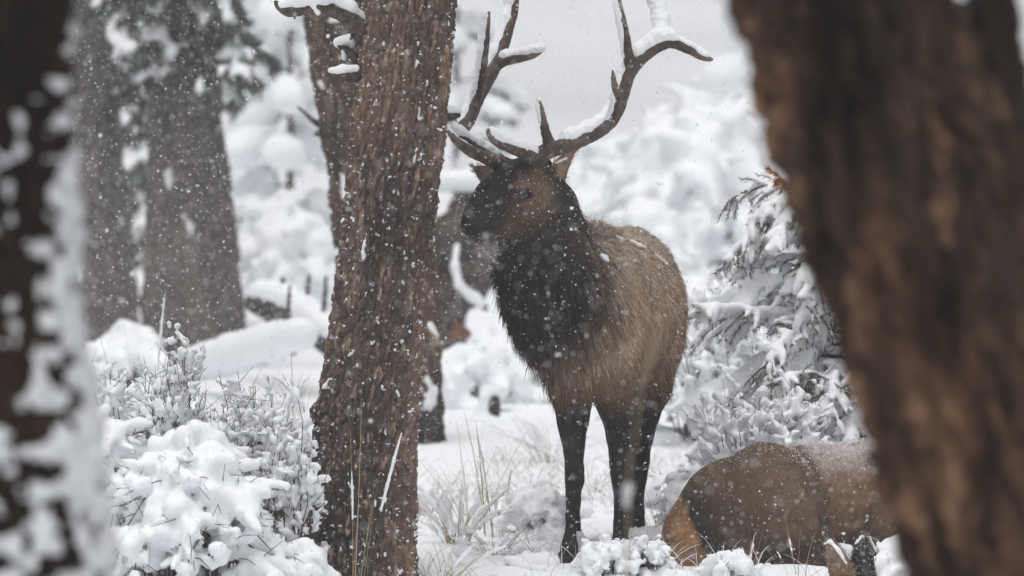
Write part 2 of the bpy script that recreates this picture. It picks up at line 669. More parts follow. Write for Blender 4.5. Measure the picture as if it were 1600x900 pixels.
# --- the pine the bull stands behind
D0 = 23.35
lineC = edges_line([(0, 572, 712), (100, 561, 703), (250, 546, 690), (400, 530, 673), (500, 518, 663),
                    (600, 504, 653), (660, 492, 650), (750, 486, 648), (850, 480, 648), (930, 474, 652)], D0, 8.5)
zc = np.concatenate([np.arange(lineC[0, 2], -0.15, 0.03), np.arange(-0.15, 2.46, 0.0054), np.arange(2.5, 8.5, 0.09)])
root = thing('pine_tree', 'brown furrowed pine trunk in sharp focus, standing beside the bull elk\'s muzzle', 'tree', (lineC[0, 0], D0, ground_z(lineC[0, 0], D0)))
bz = P(0, 640, D0)[2]
surfC = trunk_surface(lineC, zc, 250, 0.026, 0.020, 11, [(bz, math.pi * 1.02, 0.05, 0.03), (P(0, 600, D0)[2], math.pi * 1.05, 0.03, 0.012)])
V, C = surfC[0], surfC[1]
make_mesh('trunk', V.reshape(-1, 3), [ring_faces(*surfC[3].shape)], M_BARK, C.reshape(-1, 3), True, root)
# flakes and small pads of snow caught in the bark
cyl = np.stack([np.cos(surfC[2]) * 0.2, np.sin(surfC[2]) * 0.2, surfC[3]], -1)
mk = fbm(cyl * np.array([34, 34, 26]), 2, 77) - 0.60
mk2 = fbm(cyl * np.array([95, 95, 75]), 2, 78) - 0.50
lowb = smooth(0.35, -0.1, surfC[3]) * 0.14
mask = np.maximum(mk + lowb, mk2 * 0.7 + lowb * 0.5) * 5
sh = snow_shell('bark_snow', surfC, np.where((surfC[3] > -0.2) & (surfC[3] < 2.6), mask, -1), 0.010, root)
if sh:
    tag(sh, kind='stuff')
DB = np.array([0.05, 0.042, 0.038])
# upper left dead branch with its load of snow
bp = [P(585, 70, D0), P(566, 52, D0 - 0.04), P(540, 28, D0 - 0.08), P(505, 10, D0 - 0.12), P(478, 14, D0 - 0.12), P(450, 17, D0 - 0.10), P(436, 8, D0 - 0.09), P(430, 2, D0 - 0.09)]
br = limb('branch', bp, [0.05, 0.042, 0.03, 0.026, 0.02, 0.014, 0.009, 0.005], M_BARK, root, [0.085, 0.065, 0.055], 0.25, 5)
tw = [(P(463, 16, D0 - .11), P(460, 30, D0 - .12), .006, .004), (P(437, 9, D0 - .09), P(441, 20, D0 - .1), .006, .004),
      (P(503, 9, D0 - .12), P(484, -6, D0 - .12), .008, .004), (P(552, 46, D0 - .06), P(548, 62, D0 - .08), .008, .005), (P(560, 58, D0 - .06), P(556, 74, D0 - .06), .01, .006)]
for s_ in tw:
    V, Q = tubes([s_], 5)
    make_mesh('twig', V, [Q], M_TWIG, None, True, br)
sn = []
for a, b, ra in ((P(572, 30, D0 - .04), P(545, 10, D0 - .08), .022), (P(545, 10, D0 - .08), P(510, -10, D0 - .12), .032), (P(505, -4, D0 - .12), P(470, 0, D0 - .12), .042), (P(470, 0, D0 - .12), P(442, 8, D0 - .1), .024)):
    sn.append((a, b, ra, ra * 0.9))
sn.append((P(490, 12, D0 - .14), P(497, 20, D0 - .14), .014, .010))
blob('snow_cap', sn, 0.006, 0.008, M_SNOW, br, 0.006, 35, 1, 4)
# short stub under it
b2 = limb('branch', [P(575, 118, D0), P(552, 119, D0 - .1), P(530, 120, D0 - .14)], [0.03, 0.018, 0.012], M_BARK, root, [0.07, 0.055, 0.048], 0.3, 9)
blob('snow_cap', [(P(556, 107, D0 - .1), P(535, 109, D0 - .13), .016, .018), (P(535, 109, D0 - .13), P(516, 110, D0 - .15), .02, .012)], 0.005, 0.006, M_SNOW, b2, 0.004, 40, 1, 6)
# snow clot in the crotch between branch and stub, right stub behind the antler
b3 = limb('branch', [P(560, 95, D0 + .02), P(545, 80, D0 + .0), P(528, 72, D0 + .02)], [0.02, 0.012, 0.006], M_BARK, root, [0.06, 0.05, 0.045], 0.3, 10)
blob('snow_cap', [(P(552, 62, D0 + .04), P(530, 66, D0 + .06), .03, .026), (P(540, 78, D0 + .05), P(538, 92, D0 + .05), .016, .008)], 0.006, 0.008, M_SNOW, b3, 0.007, 30, 1, 7)
b4 = limb('branch', [P(675, 178, D0 + .08), P(698, 182, D0 + .22), P(718, 180, D0 + .35)], [0.022, 0.014, 0.007], M_BARK, root, [0.05, 0.045, 0.045], 0.3, 12)
blob('snow_cap', [(P(688, 168, D0 + .15), P(718, 173, D0 + .35), .022, .014)], 0.006, 0.006, M_SNOW, b4, 0.004, 40, 1, 8)

# --- the bowed trunk just behind it
D1 = 33.0
line1 = edges_line([(-40, 466, 600), (0, 472, 610), (120, 488, 640), (280, 514, 672), (420, 524, 685), (560, 530, 688), (680, 530, 694)], D1, 9.0)
z1 = np.concatenate([np.arange(line1[0, 2], 3.1, 0.015), np.arange(3.1, 9.0, 0.12)])
root = thing('pine_tree', 'leaning brown trunk half hidden behind the sharp pine trunk', 'tree', (line1[0, 0], D1, ground_z(line1[0, 0], D1)))
surf1 = trunk_surface(line1, z1, 130, 0.05, 0.026, 23)
make_mesh('trunk', surf1[0].reshape(-1, 3), [ring_faces(*surf1[3].shape)], M_BARK, surf1[1].reshape(-1, 3) * 0.62, True, root)
cyl = np.stack([np.cos(surf1[2]) * 0.3, np.sin(surf1[2]) * 0.3, surf1[3]], -1)
mk = (fbm(cyl * np.array([9, 9, 8]), 3, 87) - 0.42) * 4
sh = snow_shell('bark_snow', surf1, mk, 0.02, root)
if sh:
    tag(sh, kind='stuff')
b5 = limb('branch', [P(510, 200, D1), P(494, 192, D1 - .05), P(476, 176, D1 - .1), P(466, 168, D1 - .1)], [0.02, 0.014, 0.009, 0.006], M_BARK, root, [0.06, 0.05, 0.045], 0.3, 15)
b6 = limb('branch', [P(512, 208, D1), P(500, 206, D1 - .05), P(494, 210, D1 - .1)], [0.02, 0.014, 0.009], M_BARK, root, [0.04, 0.035, 0.035], 0.3, 16)
b7 = limb('branch', [P(676, 660, D1 - .2), P(655, 668, D1 - .3), P(640, 680, D1 - .35)], [0.03, 0.02, 0.012], M_BARK, root, [0.04, 0.035, 0.035], 0.3, 17)
b8 = limb('branch', [P(672, 520, D1 - .2), P(690, 540, D1 - .3), P(655, 520, D1 - .4)], [0.012, 0.01, 0.006], M_BARK, root, [0.2, 0.15, 0.1], 0.2, 18)
blob('snow_cap', [(P(672, 508, D1 - .4), P(684, 525, D1 - .35), .022, .012)], 0.01, 0.008, M_SNOW, b8, 0.004, 40, 1, 8)

# --- near trunk on the left, plastered with snow on its right flank
D2 = 11.4
line2 = edges_line([(-60, -230, 108), (150, -235, 105), (400, -250, 108), (650, -240, 140), (950, -240, 170)], D2, 6.0)
z2 = np.concatenate([np.arange(line2[0, 2], 0.6, 0.05), np.arange(0.6, 1.8, 0.010), np.arange(1.8, 6, 0.06)])
root = thing('pine_tree', 'dark blurred near trunk at the left edge, plastered with snow on one flank', 'tree', (line2[0, 0], D2, ground_z(line2[0, 0], D2)))
surf2 = trunk_surface(line2, z2, 160, 0.035, 0.022, 37)
make_mesh('trunk', surf2[0].reshape(-1, 3), [ring_faces(*surf2[3].shape)], M_BARK, surf2[1].reshape(-1, 3) * np.array([0.17, 0.14, 0.125]), True, root)
TH, Z = surf2[2], surf2[3]
cyl = np.stack([np.cos(TH) * 0.16, np.sin(TH) * 0.16, Z], -1)
face = smooth(0.62, 0.99, np.cos(TH - 0.05)) + 0.10 * smooth(0.0, 0.5, np.cos(TH + 0.5))      # thickest on the flank turned to the right
mk = fbm(cyl * np.array([48, 48, 27]), 3, 93) * 1.75 + 0.50 * face - 0.50 - 0.55 * smooth(1.40, 1.58, Z) + 0.38 * smooth(1.25, 0.75, Z)
mk = np.where(np.cos(TH + 0.35) < -0.3, -1, mk) * 1.6
sh = snow_shell('bark_snow', surf2, mk, 0.024, root)
tag(sh, 'thick snow stuck to the right side of the trunk', kind='stuff')

# --- near trunk on the right, leaning, with a second stem
D3 = 11.4
rows3 = [(-60, 1138, 1476), (0, 1152, 1490), (100, 1182, 1525), (250, 1222, 1600), (400, 1262, 1655), (550, 1312, 1720), (700, 1368, 1790), (800, 1396, 1830), (950, 1440, 1880)]
line3 = edges_line(rows3, D3, 5.5)
z3 = np.concatenate([np.arange(line3[0, 2], 0.65, 0.05), np.arange(0.65, 1.75, 0.012), np.arange(1.75, 5.5, 0.06)])
root = thing('pine_tree', 'big out of focus brown trunk leaning across the right side, with a forked second stem', 'tree', (line3[0, 0], D3, ground_z(line3[0, 0], D3)))
surf3 = trunk_surface(line3, z3, 170, 0.075, 0.045, 53)
lowc = fbm(np.stack([surf3[0][..., 0], surf3[0][..., 1], surf3[0][..., 2] * 0.28], -1) * 16, 3, 3)
c3 = surf3[1] * (0.8 + 1.25 * np.clip(lowc, -0.55, 1))[..., None] * np.array([0.66, 0.54, 0.44])
make_mesh('trunk', surf3[0].reshape(-1, 3), [ring_faces(*surf3[3].shape)], M_BARK, c3.reshape(-1, 3), True, root)
line3b = np.array([[*P(1592, 420, D3)[[0]], D3 + .05, P(0, 420, D3)[2], R(60, D3)], [*P(1575, 220, D3)[[0]], D3 + .08, P(0, 220, D3)[2], R(52, D3)],
                   [*P(1562, 80, D3)[[0]], D3 + .1, P(0, 80, D3)[2], R(42, D3)], [*P(1556, -60, D3)[[0]], D3 + .12, P(0, -60, D3)[2], R(36, D3)], [*P(1500, -900, D3)[[0]], D3 + .5, P(0, -900, D3)[2] + 1.5, R(14, D3)]])
zb = np.concatenate([np.arange(line3b[0, 2], 1.75, 0.008), np.arange(1.75, line3b[-1, 2], 0.06)])
surf3b = trunk_surface(line3b, zb, 90, 0.035, 0.016, 59)
so = make_mesh('second_stem', surf3b[0].reshape(-1, 3), [ring_faces(*surf3b[3].shape)], M_BARK, surf3b[1].reshape(-1, 3) * 0.30, True, root)
limb('branch', [P(1470, 0, D3), P(1500, 8, D3), P(1535, 2, D3 + .06)], [0.014, 0.01, 0.008], M_BARK, so, [0.04, 0.033, 0.03], 0.2, 31)

# --- the two thick trunks far left, with the dark conifer boughs above them
def far_trunk(rows, d, label, seed, dark=0.8):
    ln = edges_line(rows, d, 9.5)
    zz = np.concatenate([np.arange(ln[0, 2], 4.2, 0.03), np.arange(4.2, 9.5, 0.2)])
    rt = thing('conifer_tree', label, 'tree', (ln[0, 0], d, ground_z(ln[0, 0], d)), 'thick trunks under dark boughs')
    sf = trunk_surface(ln, zz, 90, 0.08, 0.04, seed)
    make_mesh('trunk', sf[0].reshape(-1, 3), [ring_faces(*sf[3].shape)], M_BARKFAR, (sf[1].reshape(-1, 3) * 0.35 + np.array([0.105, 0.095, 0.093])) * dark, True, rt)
    return rt, sf


tA, sA = far_trunk([(0, 236, 330), (200, 232, 348), (350, 228, 366), (500, 222, 382), (570, 220, 392)], 43.0, 'thick grey-brown trunk, right one of the two under the dark boughs', 71)
tB, sB = far_trunk([(0, 100, 172), (200, 100, 186), (350, 100, 204), (500, 104, 216), (570, 100, 220)], 46.0, 'thick grey-brown trunk next to the snow plastered near trunk', 73)
for sf, rt, sd in ((sA, tA, 3), (sB, tB, 4)):
    th = sf[2]
    cyl = np.stack([np.cos(th) * 0.35, np.sin(th) * 0.35, sf[3]], -1)
    mk = (fbm(cyl * np.array([7, 7, 3]), 3, 100 + sd) - 0.52) * 3
    sh = snow_shell('bark_snow', sf, mk, 0.03, rt)
    if sh:
        tag(sh, kind='stuff')

NEEDLE = np.array([0.045, 0.058, 0.040])


def needle_mesh(segs, per_m, length, width, col, parent, seed, name='needle_foliage', droop=0.2):
    r = np.random.default_rng(seed)
    A = np.array([s[0] for s in segs])
    B = np.array([s[1] for s in segs])
    L = np.linalg.norm(B - A, axis=1)
    n = max(1, int(L.sum() * per_m))
    k = r.choice(len(segs), n, p=L / L.sum())
    t = r.random(n)[:, None]
    root_ = A[k] * (1 - t) + B[k] * t
    ax = unit(B[k] - A[k])
    rv = unit(r.normal(size=(n, 3)))
    out = unit(rv - (rv * ax).sum(1, keepdims=True) * ax)
    dr = unit(out * 0.9 + ax * 0.7)
    sd = unit(np.cross(dr, r.normal(size=(n, 3))))
    ln = length * r.uniform(0.6, 1.2, n)
    bend = np.tile(np.array([0, 0, -droop]), (n, 1))
    V, Q, T, own = blades(root_, dr, sd, ln, np.full(n, width), bend, 1)
    c = col[None] * r.uniform(0.6, 1.5, (n, 1)) * (1 + 0.15 * r.normal(size=(n, 3)))
    o = make_mesh(name, V, [Q, T], M_NEEDLE, np.clip(c, 0.005, 1)[own], False, parent)
    tag(o, kind='stuff')
    return o


def bough(base, direc, length, r, droop, nsub, seed_r, thick):
    """a conifer bough: stem plus side twigs; returns segments (stem), twig segments"""
    pts = [np.array(base, float)]
    d = unit(np.array(direc, float))
    n = 7
    for i in range(n):
        d = unit(d + np.array([0, 0, -droop / n * (0.5 + i / n * 1.2)]) + seed_r.normal(size=3) * 0.06)
        pts.append(pts[-1] + d * length / n)
    rad = np.linspace(thick, thick * 0.25, n + 1)
    stem = chain(pts, rad)
    tw = []
    for j in range(nsub):
        t = seed_r.uniform(0.25, 1.0) * n
        i = min(int(t), n - 1)
        p0 = pts[i] + (pts[i + 1] - pts[i]) * (t - i)
        ax = unit(pts[i + 1] - pts[i])
        side = unit(np.cross(ax, [0, 0, 1])) * (1 if j % 2 else -1)
        dd = unit(ax * 0.8 + side * seed_r.uniform(0.5, 1.0) + np.array([0, 0, seed_r.uniform(-0.35, 0.1)]))
        L = length * seed_r.uniform(0.22, 0.42) * (1.15 - t / n * 0.6)
        q = [p0]
        for s in range(3):
            dd = unit(dd + np.array([0, 0, -droop * 0.22]) + seed_r.normal(size=3) * 0.08)
            q.append(q[-1] + dd * L / 3)
        tw += chain(q, np.linspace(thick * 0.35, thick * 0.15, 4))
    return stem, tw


def side_twigs(pts, nsub, r, thick, length, t0=0.3, up=(-0.35, 0.15), droop=0.3):
    n = len(pts) - 1
    tw = []
    for j in range(nsub):
        t = r.uniform(t0, 1.0) * n
        i = min(int(t), n - 1)
        p0 = pts[i] + (pts[i + 1] - pts[i]) * (t - i)
        ax = unit(pts[i + 1] - pts[i])
        rv = r.normal(size=3)
        side = unit(rv - (rv @ ax) * ax)
        dd = unit(ax * 0.7 + side * r.uniform(0.5, 1.1) + np.array([0, 0, r.uniform(*up)]))
        L = length * r.uniform(0.5, 1.2) * (1.2 - 0.6 * t / n)
        q = [p0]
        for s in range(3):
            dd = unit(dd + np.array([0, 0, -droop * 0.4]) + r.normal(size=3) * 0.12)
            q.append(q[-1] + dd * L / 3)
        tw += chain(q, np.linspace(thick * 0.4, thick * 0.15, 4))
    return tw


# dark boughs hanging over the two far trunks
def crown(rt, boughs, seed, per_m, nl, nw, col, snow_r, snow_p, vox, amp):
    r = np.random.default_rng(seed)
    stems, twigs, snow = [], [], []
    for b, dr, L, droop in boughs:
        s, t = bough(b, dr, L, r, droop, 12, r, 0.02 + 0.012 * L)
        s = s
        stems += s
        twigs += t
        for (a, c, ra, rb) in s[2:] + t:
            if r.random() < snow_p:
                h = snow_r * r.uniform(0.6, 1.25)
                o = np.array([0, 0, h * 0.75])
                snow.append((a + o, c + o, h, h * 0.85))
    V, Q = tubes(stems + twigs, 3)
    tag(make_mesh('limb_tangle', V, [Q], M_TWIG, None, True, rt), kind='stuff')
    needle_mesh(stems[2:] + twigs, per_m, nl, nw, col, rt, seed)
    if snow:
        tag(blob('snow_load', snow, vox, vox * 0.7, M_SNOW, rt, amp, 9, 1, seed), kind='stuff')


r = np.random.default_rng(5)
bl = []
for i in range(40):
    px, py = r.uniform(170, 400), r.uniform(-110, 130)
    a = r.uniform(-0.4, 1.0) if i % 2 else r.uniform(math.pi - 0.7, math.pi + 0.5)
    bl.append((P(290 + (px - 290) * 0.35, py - 10, 42.7), (math.cos(a) * 1.0, -0.5 - 0.5 * r.random(), 0.25), r.uniform(0.4, 0.85), r.uniform(0.7, 1.5)))
crown(tA, bl, 201, 330, 0.085, 0.017, np.array([0.082, 0.092, 0.074]), 0.03, 0.16, 0.03, 0.015)
bl = []
for i in range(22):
    a = r.uniform(-0.7, 0.9) if i % 2 else r.uniform(math.pi - 0.7, math.pi + 0.5)
    bl.append((P(140, r.uniform(-90, 170), 46), (math.cos(a), -0.4 - 0.3 * r.random(), 0.2), r.uniform(0.5, 1.0), r.uniform(0.8, 1.6)))
crown(tB, bl, 202, 330, 0.085, 0.017, np.array([0.082, 0.092, 0.074]), 0.03, 0.16, 0.03, 0.015)
# the near trees' own crowns, above the picture: they keep the daylight off these two trunks
near_trees = [o for o in bpy.data.objects if o.get('category') == 'tree' and abs(o.location[1] - D2) < 0.01]
for q_, nt_ in enumerate(near_trees):
    rr = np.random.default_rng(900 + q_)
    x0 = float(nt_.location[0]) * (0.82 if q_ else 1.0)
    bl = []
    for i in range(18):
        a = i * 2.4 + rr.normal() * 0.2
        bl.append((np.array([x0, D2, 2.35 + 2.4 * (i / 18.0)]), (math.cos(a), math.sin(a), 0.15), rr.uniform(1.0, 1.7), rr.uniform(0.1, 0.35)))
    crown(nt_, bl, 910 + q_, 95, 0.17, 0.035, NEEDLE, 0.06, 0.25, 0.06, 0.02)
#@@PART3
# ------------------------------------------------------------------ elk
def C(px, py, d, rpx, d2=None):
    return P(px, py, d), R(rpx, 24.0)


def cap(a, b):
    return (a[0], b[0], a[1], b[1])


def caps(lst):
    q = [C(*x) for x in lst]
    return [cap(q[i], q[i + 1]) for i in range(len(q) - 1)]


YAW = math.atan2(0.24, 1.3)                    # the bull's spine runs away and a little to the right
base = P(925, 880, 24.4)
bull = thing('elk', 'bull elk with snow laden antlers standing in the snow, head turned', 'elk', (base[0], 24.4, 0.0), 'elk in the snow')

fld = Field([P(690, 0, 23.3)[0], 23.30, -0.12], [P(1090, 0, 25.8)[0], 25.95, 1.82], 0.0125)


def E(px, py, d, rx, ry, rz, yaw=-YAW):
    return ('e', P(px, py, d), (rx, ry, rz), yaw)


torso = [
    E(905, 492, 24.10, 0.19, 0.26, 0.30),       # chest
    E(934, 488, 24.45, 0.238, 0.42, 0.345),     # ribs
    E(964, 490, 24.85, 0.258, 0.42, 0.335),     # barrel
    E(980, 470, 25.22, 0.235, 0.34, 0.33),      # croup
    E(994, 500, 25.30, 0.215, 0.30, 0.32),      # thigh mass
    E(930, 420, 24.42, 0.12, 0.28, 0.19),       # withers
    E(884, 545, 24.02, 0.115, 0.17, 0.16),      # far shoulder
    E(948, 555, 24.16, 0.12, 0.17, 0.19),       # near shoulder
    E(912, 585, 24.05, 0.12, 0.14, 0.11),       # brisket
]
fld.group(torso, 0.03)
neck = caps([(852, 325, 23.88, 50), (850, 380, 23.90, 60), (862, 440, 23.98, 72), (885, 500, 24.08, 80)])
neck += caps([(856, 330, 23.95, 37), (892, 405, 24.2, 48), (930, 432, 24.5, 48)])
neck += caps([(815, 372, 23.82, 33), (822, 430, 23.86, 38), (853, 505, 23.96, 48)])     # throat
fld.group(neck, 0.022, 0.06)
head = caps([(838, 300, 23.87, 43), (798, 315, 23.74, 36), (764, 333, 23.66, 29), (742, 350, 23.59, 23.5)])
head += caps([(830, 335, 23.90, 36), (790, 352, 23.76, 24), (750, 368, 23.63, 13.5)])        # jaw
head += caps([(834, 272, 23.88, 33), (800, 286, 23.80, 32), (768, 308, 23.71, 26), (748, 330, 23.62, 22)])         # forehead and nose bridge
head += caps([(740, 344, 23.575, 19.5), (733, 352, 23.565, 15)])                              # nose
head += caps([(813, 294, 23.715, 13), (826, 295, 23.755, 13)])                               # brow over the eye
head += caps([(818, 318, 23.745, 16), (790, 330, 23.70, 14)])                                # cheek bone
head += caps([(792, 268, 23.86, 15), (786, 258, 23.87, 14)]) + caps([(836, 262, 23.80, 17), (839, 250, 23.80, 15)])   # pedicles
fld.group(head, 0.0085, 0.03)
legs = []
# fore legs
legs += caps([(882, 560, 24.02, 36), (886, 612, 24.02, 26), (890, 660, 24.01, 18.5), (894, 705, 24.0, 14), (896, 732, 23.98, 15.5), (897, 752, 23.98, 15), (895, 772, 23.99, 11), (893, 805, 24.0, 9.5), (891, 836, 24.0, 9.8), (890, 854, 23.99, 13), (889, 868, 23.97, 14)])
legs += caps([(950, 570, 24.14, 42), (961, 628, 24.14, 29), (966, 680, 24.15, 20), (970, 718, 24.16, 16.5), (972, 740, 24.15, 17.5), (972, 757, 24.15, 16), (971, 785, 24.17, 13), (970, 820, 24.18, 12), (968, 848, 24.18, 12), (966, 860, 24.17, 13.5), (965, 870, 24.15, 14)])
# hind legs: stifle, hock, cannon, fetlock
legs += caps([(1005, 540, 25.2, 64), (1010, 605, 25.16, 40), (1006, 650, 25.30, 26), (1001, 690, 25.44, 20), (999, 715, 25.45, 18), (994, 750, 25.40, 15), (993, 800, 25.34, 13.5), (994, 830, 25.29, 14), (994, 842, 25.27, 14.5)])
legs += caps([(905, 545, 25.0, 50), (902, 610, 24.96, 32), (899, 660, 25.1, 21), (897, 700, 25.2, 16), (896, 780, 25.14, 12), (895, 815, 25.1, 11), (894, 835, 25.08, 13), (893, 845, 25.06, 13)])
fld.group(legs, 0.008, 0.05)
fld.noise(0.010, 9.0, 4, 2)
EV, EQ = fld.mesh(2)
eN = None

C0 = P(850, 440, 23.85)
EYE = P(817, 304, 23.70)


def elk_colour(p):
    n1 = fbm(p * 6, 3, 41)
    n2 = fbm(p * 25, 2, 42)
    body = np.array([0.345, 0.243, 0.170])
    grey = np.array([0.290, 0.228, 0.178])
    dark = np.array([0.026, 0.022, 0.020])
    choc = np.array([0.085, 0.058, 0.042])
    chest = np.array([0.130, 0.078, 0.048])
    black = np.array([0.020, 0.017, 0.016])
    face = np.array([0.140, 0.090, 0.062])
    z = p[:, 2]
    c = body[None] + (grey - body)[None] * smooth(1.05, 1.45, z + 0.1 * n1)[:, None]
    # brown under the chest and on the shoulder fronts
    wch = smooth(0.95, 0.72, z + 0.06 * n1)[:, None]
    c = c * (1 - wch) + chest * wch
    # mane: head, neck and the front of the chest
    dd = np.linalg.norm((p - P(836, 445, 23.85)) * np.array([1.0, 0.72, 0.92]), axis=1) + 0.05 * n1 + 0.02 * n2
    fr = smooth(0.46, 0.25, dd) * smooth(24.75, 24.35, p[:, 1])
    c = c * (1 - fr[:, None]) + choc * fr[:, None]
    fr2 = np.maximum(smooth(0.33, 0.19, dd), smooth(1.36, 1.44, z) * smooth(24.05, 23.95, p[:, 1])) * smooth(0.80, 0.92, z + 0.05 * n1)
    c = c * (1 - fr2[:, None]) + dark * fr2[:, None]
    # face
    df = np.linalg.norm((p - P(836, 306, 23.74)) * np.array([1.0, 0.5, 0.75]), axis=1) + 0.035 * n2
    wf = 0.85 * smooth(0.13, 0.03, df)[:, None]
    c = c * (1 - wf) + face * wf
    for ex, ey in ((812, 289), (822, 318)):
        df = np.linalg.norm((p - P(ex, ey, 23.70)) * np.array([0.55, 0.3, 1.4]), axis=1) + 0.008 * n2
        wf = 0.8 * smooth(0.030, 0.010, df)[:, None]
        c = c * (1 - wf) + np.array([0.15, 0.095, 0.062]) * wf
    df = np.linalg.norm(p - P(800, 345, 23.70), axis=1) + 0.02 * n2
    wf = 0.55 * smooth(0.11, 0.04, df)[:, None]
    c = c * (1 - wf) + face * 0.8 * wf
    dm = np.linalg.norm(p - P(728, 348, 23.56), axis=1)
    wm = smooth(0.13, 0.05, dm)[:, None]
    c = c * (1 - wm) + black * 1.5 * wm
    wl = smooth(0.055, 0.03, np.linalg.norm(p - P(741, 372, 23.60), axis=1))[:, None]
    c = c * (1 - wl) + np.array([0.055, 0.045, 0.040]) * wl
    # eye rims
    de = np.linalg.norm(p - EYE, axis=1)
    we = smooth(0.048, 0.030, np.linalg.norm((p - EYE) * np.array([0.85, 0.5, 1.35]), axis=1))[:, None]
    c = c * (1 - we) + black * 0.6 * we
    # legs
    wlg = smooth(0.76, 0.60, z + 0.07 * n1)[:, None]
    c = c * (1 - wlg) + black * 1.15 * wlg
    # pale rump
    wr = (smooth(25.40, 25.52, p[:, 1] + 0.03 * n1) * smooth(0.75, 0.9, z))[:, None]
    c = c * (1 - wr) + np.array([0.36, 0.26, 0.165]) * wr
    return np.clip(c * (1 + 0.28 * n2 + 0.15 * n1)[:, None], 0.004, 1)


body = make_mesh('body', EV, [EQ], M_COAT, elk_colour(EV), True, bull)
tree = BVHTree.FromPolygons([tuple(v) for v in EV], [tuple(int(i) for i in q) for q in EQ])


def hit(px, py):
    o = Vector((0, 0, CZ))
    d = Vector(P(px, py, 24.0)) - o
    loc, nor, _, _ = tree.ray_cast(o, d.normalized())
    return (np.array(loc), np.array(nor)) if loc is not None else (None, None)


def surface_samples(V, Q, n, seed, weight=None):
    r = np.random.default_rng(seed)
    T = np.concatenate([Q[:, [0, 1, 2]], Q[:, [0, 2, 3]]])
    a, b, c = V[T[:, 0]], V[T[:, 1]], V[T[:, 2]]
    nr = np.cross(b - a, c - a)
    ar = np.linalg.norm(nr, axis=1)
    w_ = ar if weight is None else ar * weight((a + b + c) / 3)
    k = r.choice(len(T), n, p=w_ / w_.sum())
    u, v = r.random(n), r.random(n)
    fl = u + v > 1
    u[fl], v[fl] = 1 - u[fl], 1 - v[fl]
    p = a[k] + (b - a)[k] * u[:, None] + (c - a)[k] * v[:, None]
    return p, unit(nr[k]), r


# coat: lying tufts, longer and shaggier on neck and throat
spine = np.array([math.sin(YAW), math.cos(YAW), 0])
FR = P(838, 300, 23.87)


def elk_flow(p):
    z = p[:, 2]
    f = np.tile(spine * 0.55 + np.array([0, 0, -0.85]), (len(p), 1))
    up = smooth(1.1, 1.4, z)[:, None]
    f = f * (1 - up) + (spine * 1.0 + np.array([0, 0, -0.35])) * up
    nk = np.linalg.norm((p - C0) * np.array([1, 0.8, 0.85]), axis=1)
    wn = smooth(0.46, 0.28, nk)[:, None]
    fn = np.array([0.18, 0.25, -1.0])
    f = f * (1 - wn) + fn * wn
    hd = ((z > 1.30) & (p[:, 1] < 23.93))
    wh = (smooth(1.28, 1.36, z) * smooth(24.0, 23.86, p[:, 1]))[:, None]
    f = f * (1 - wh) + (FR - P(735, 350, 23.57)) * 2.2 * wh
    wl = smooth(0.72, 0.6, z)[:, None]
    f = f * (1 - wl) + np.array([0, 0, -1.0]) * wl
    return f


p, nrm, r = surface_samples(EV, EQ, 62000, 3)
fl = elk_flow(p)
fl = unit(fl - (fl * nrm).sum(1, keepdims=True) * nrm)
nk = np.linalg.norm((p - C0) * np.array([1, 0.75, 0.8]), axis=1)
mane = smooth(0.44, 0.26, nk + 0.03 * r.normal(size=len(p)))
headw = smooth(1.30, 1.36, p[:, 2]) * smooth(23.98, 23.86, p[:, 1])
legw = smooth(0.74, 0.62, p[:, 2])
ridge = smooth(1.34, 1.44, p[:, 2]) * smooth(24.1, 24.25, p[:, 1]) * smooth(24.95, 24.6, p[:, 1])
ln = 0.055 + 0.040 * mane + 0.02 * ridge
ln = ln * (1 - headw) + 0.016 * headw
ln = ln * (1 - legw) + 0.012 * legw
ln = ln * r.uniform(0.6, 1.35, len(p))
lift = 0.16 + 0.22 * mane * (1 - headw) + 0.35 * ridge + 0.05 * r.normal(size=len(p))
lift = np.clip(lift * (1 - 0.6 * headw) * (1 - 0.8 * legw), 0.02, 1)
dr = unit(fl + nrm * lift[:, None] + 0.16 * r.normal(size=(len(p), 3)))
sd = unit(np.cross(dr, nrm) + 0.5 * r.normal(size=(len(p), 3)))
wd = (0.0055 - 0.0022 * headw - 0.002 * legw) * r.uniform(0.6, 1.3, len(p))
bend = -nrm * 0.14 + np.array([0, 0, -0.12])
keep = de = np.linalg.norm(p - EYE, axis=1) > 0.034
keep &= np.linalg.norm(p - P(726, 348, 23.56), axis=1) > 0.035
p, dr, sd, ln, wd, bend, nrm_k = p[keep], dr[keep], sd[keep], ln[keep], wd[keep], bend[keep], nrm[keep]
V, Q, T, own = blades(p - nrm_k * 0.003, dr, sd, ln, wd, bend, 2)
strk = 1 + 0.55 * fbm(p * np.array([42, 16, 9.0]), 2, 66)[:, None]
cc = elk_colour(p) * r.uniform(0.5, 1.6, (len(p), 1)) * strk
fur = make_mesh('fur', V, [Q, T], M_FUR, cc[own], True, bull)
tag(fur, 'dark shaggy mane and grey brown coat hair', kind='stuff')

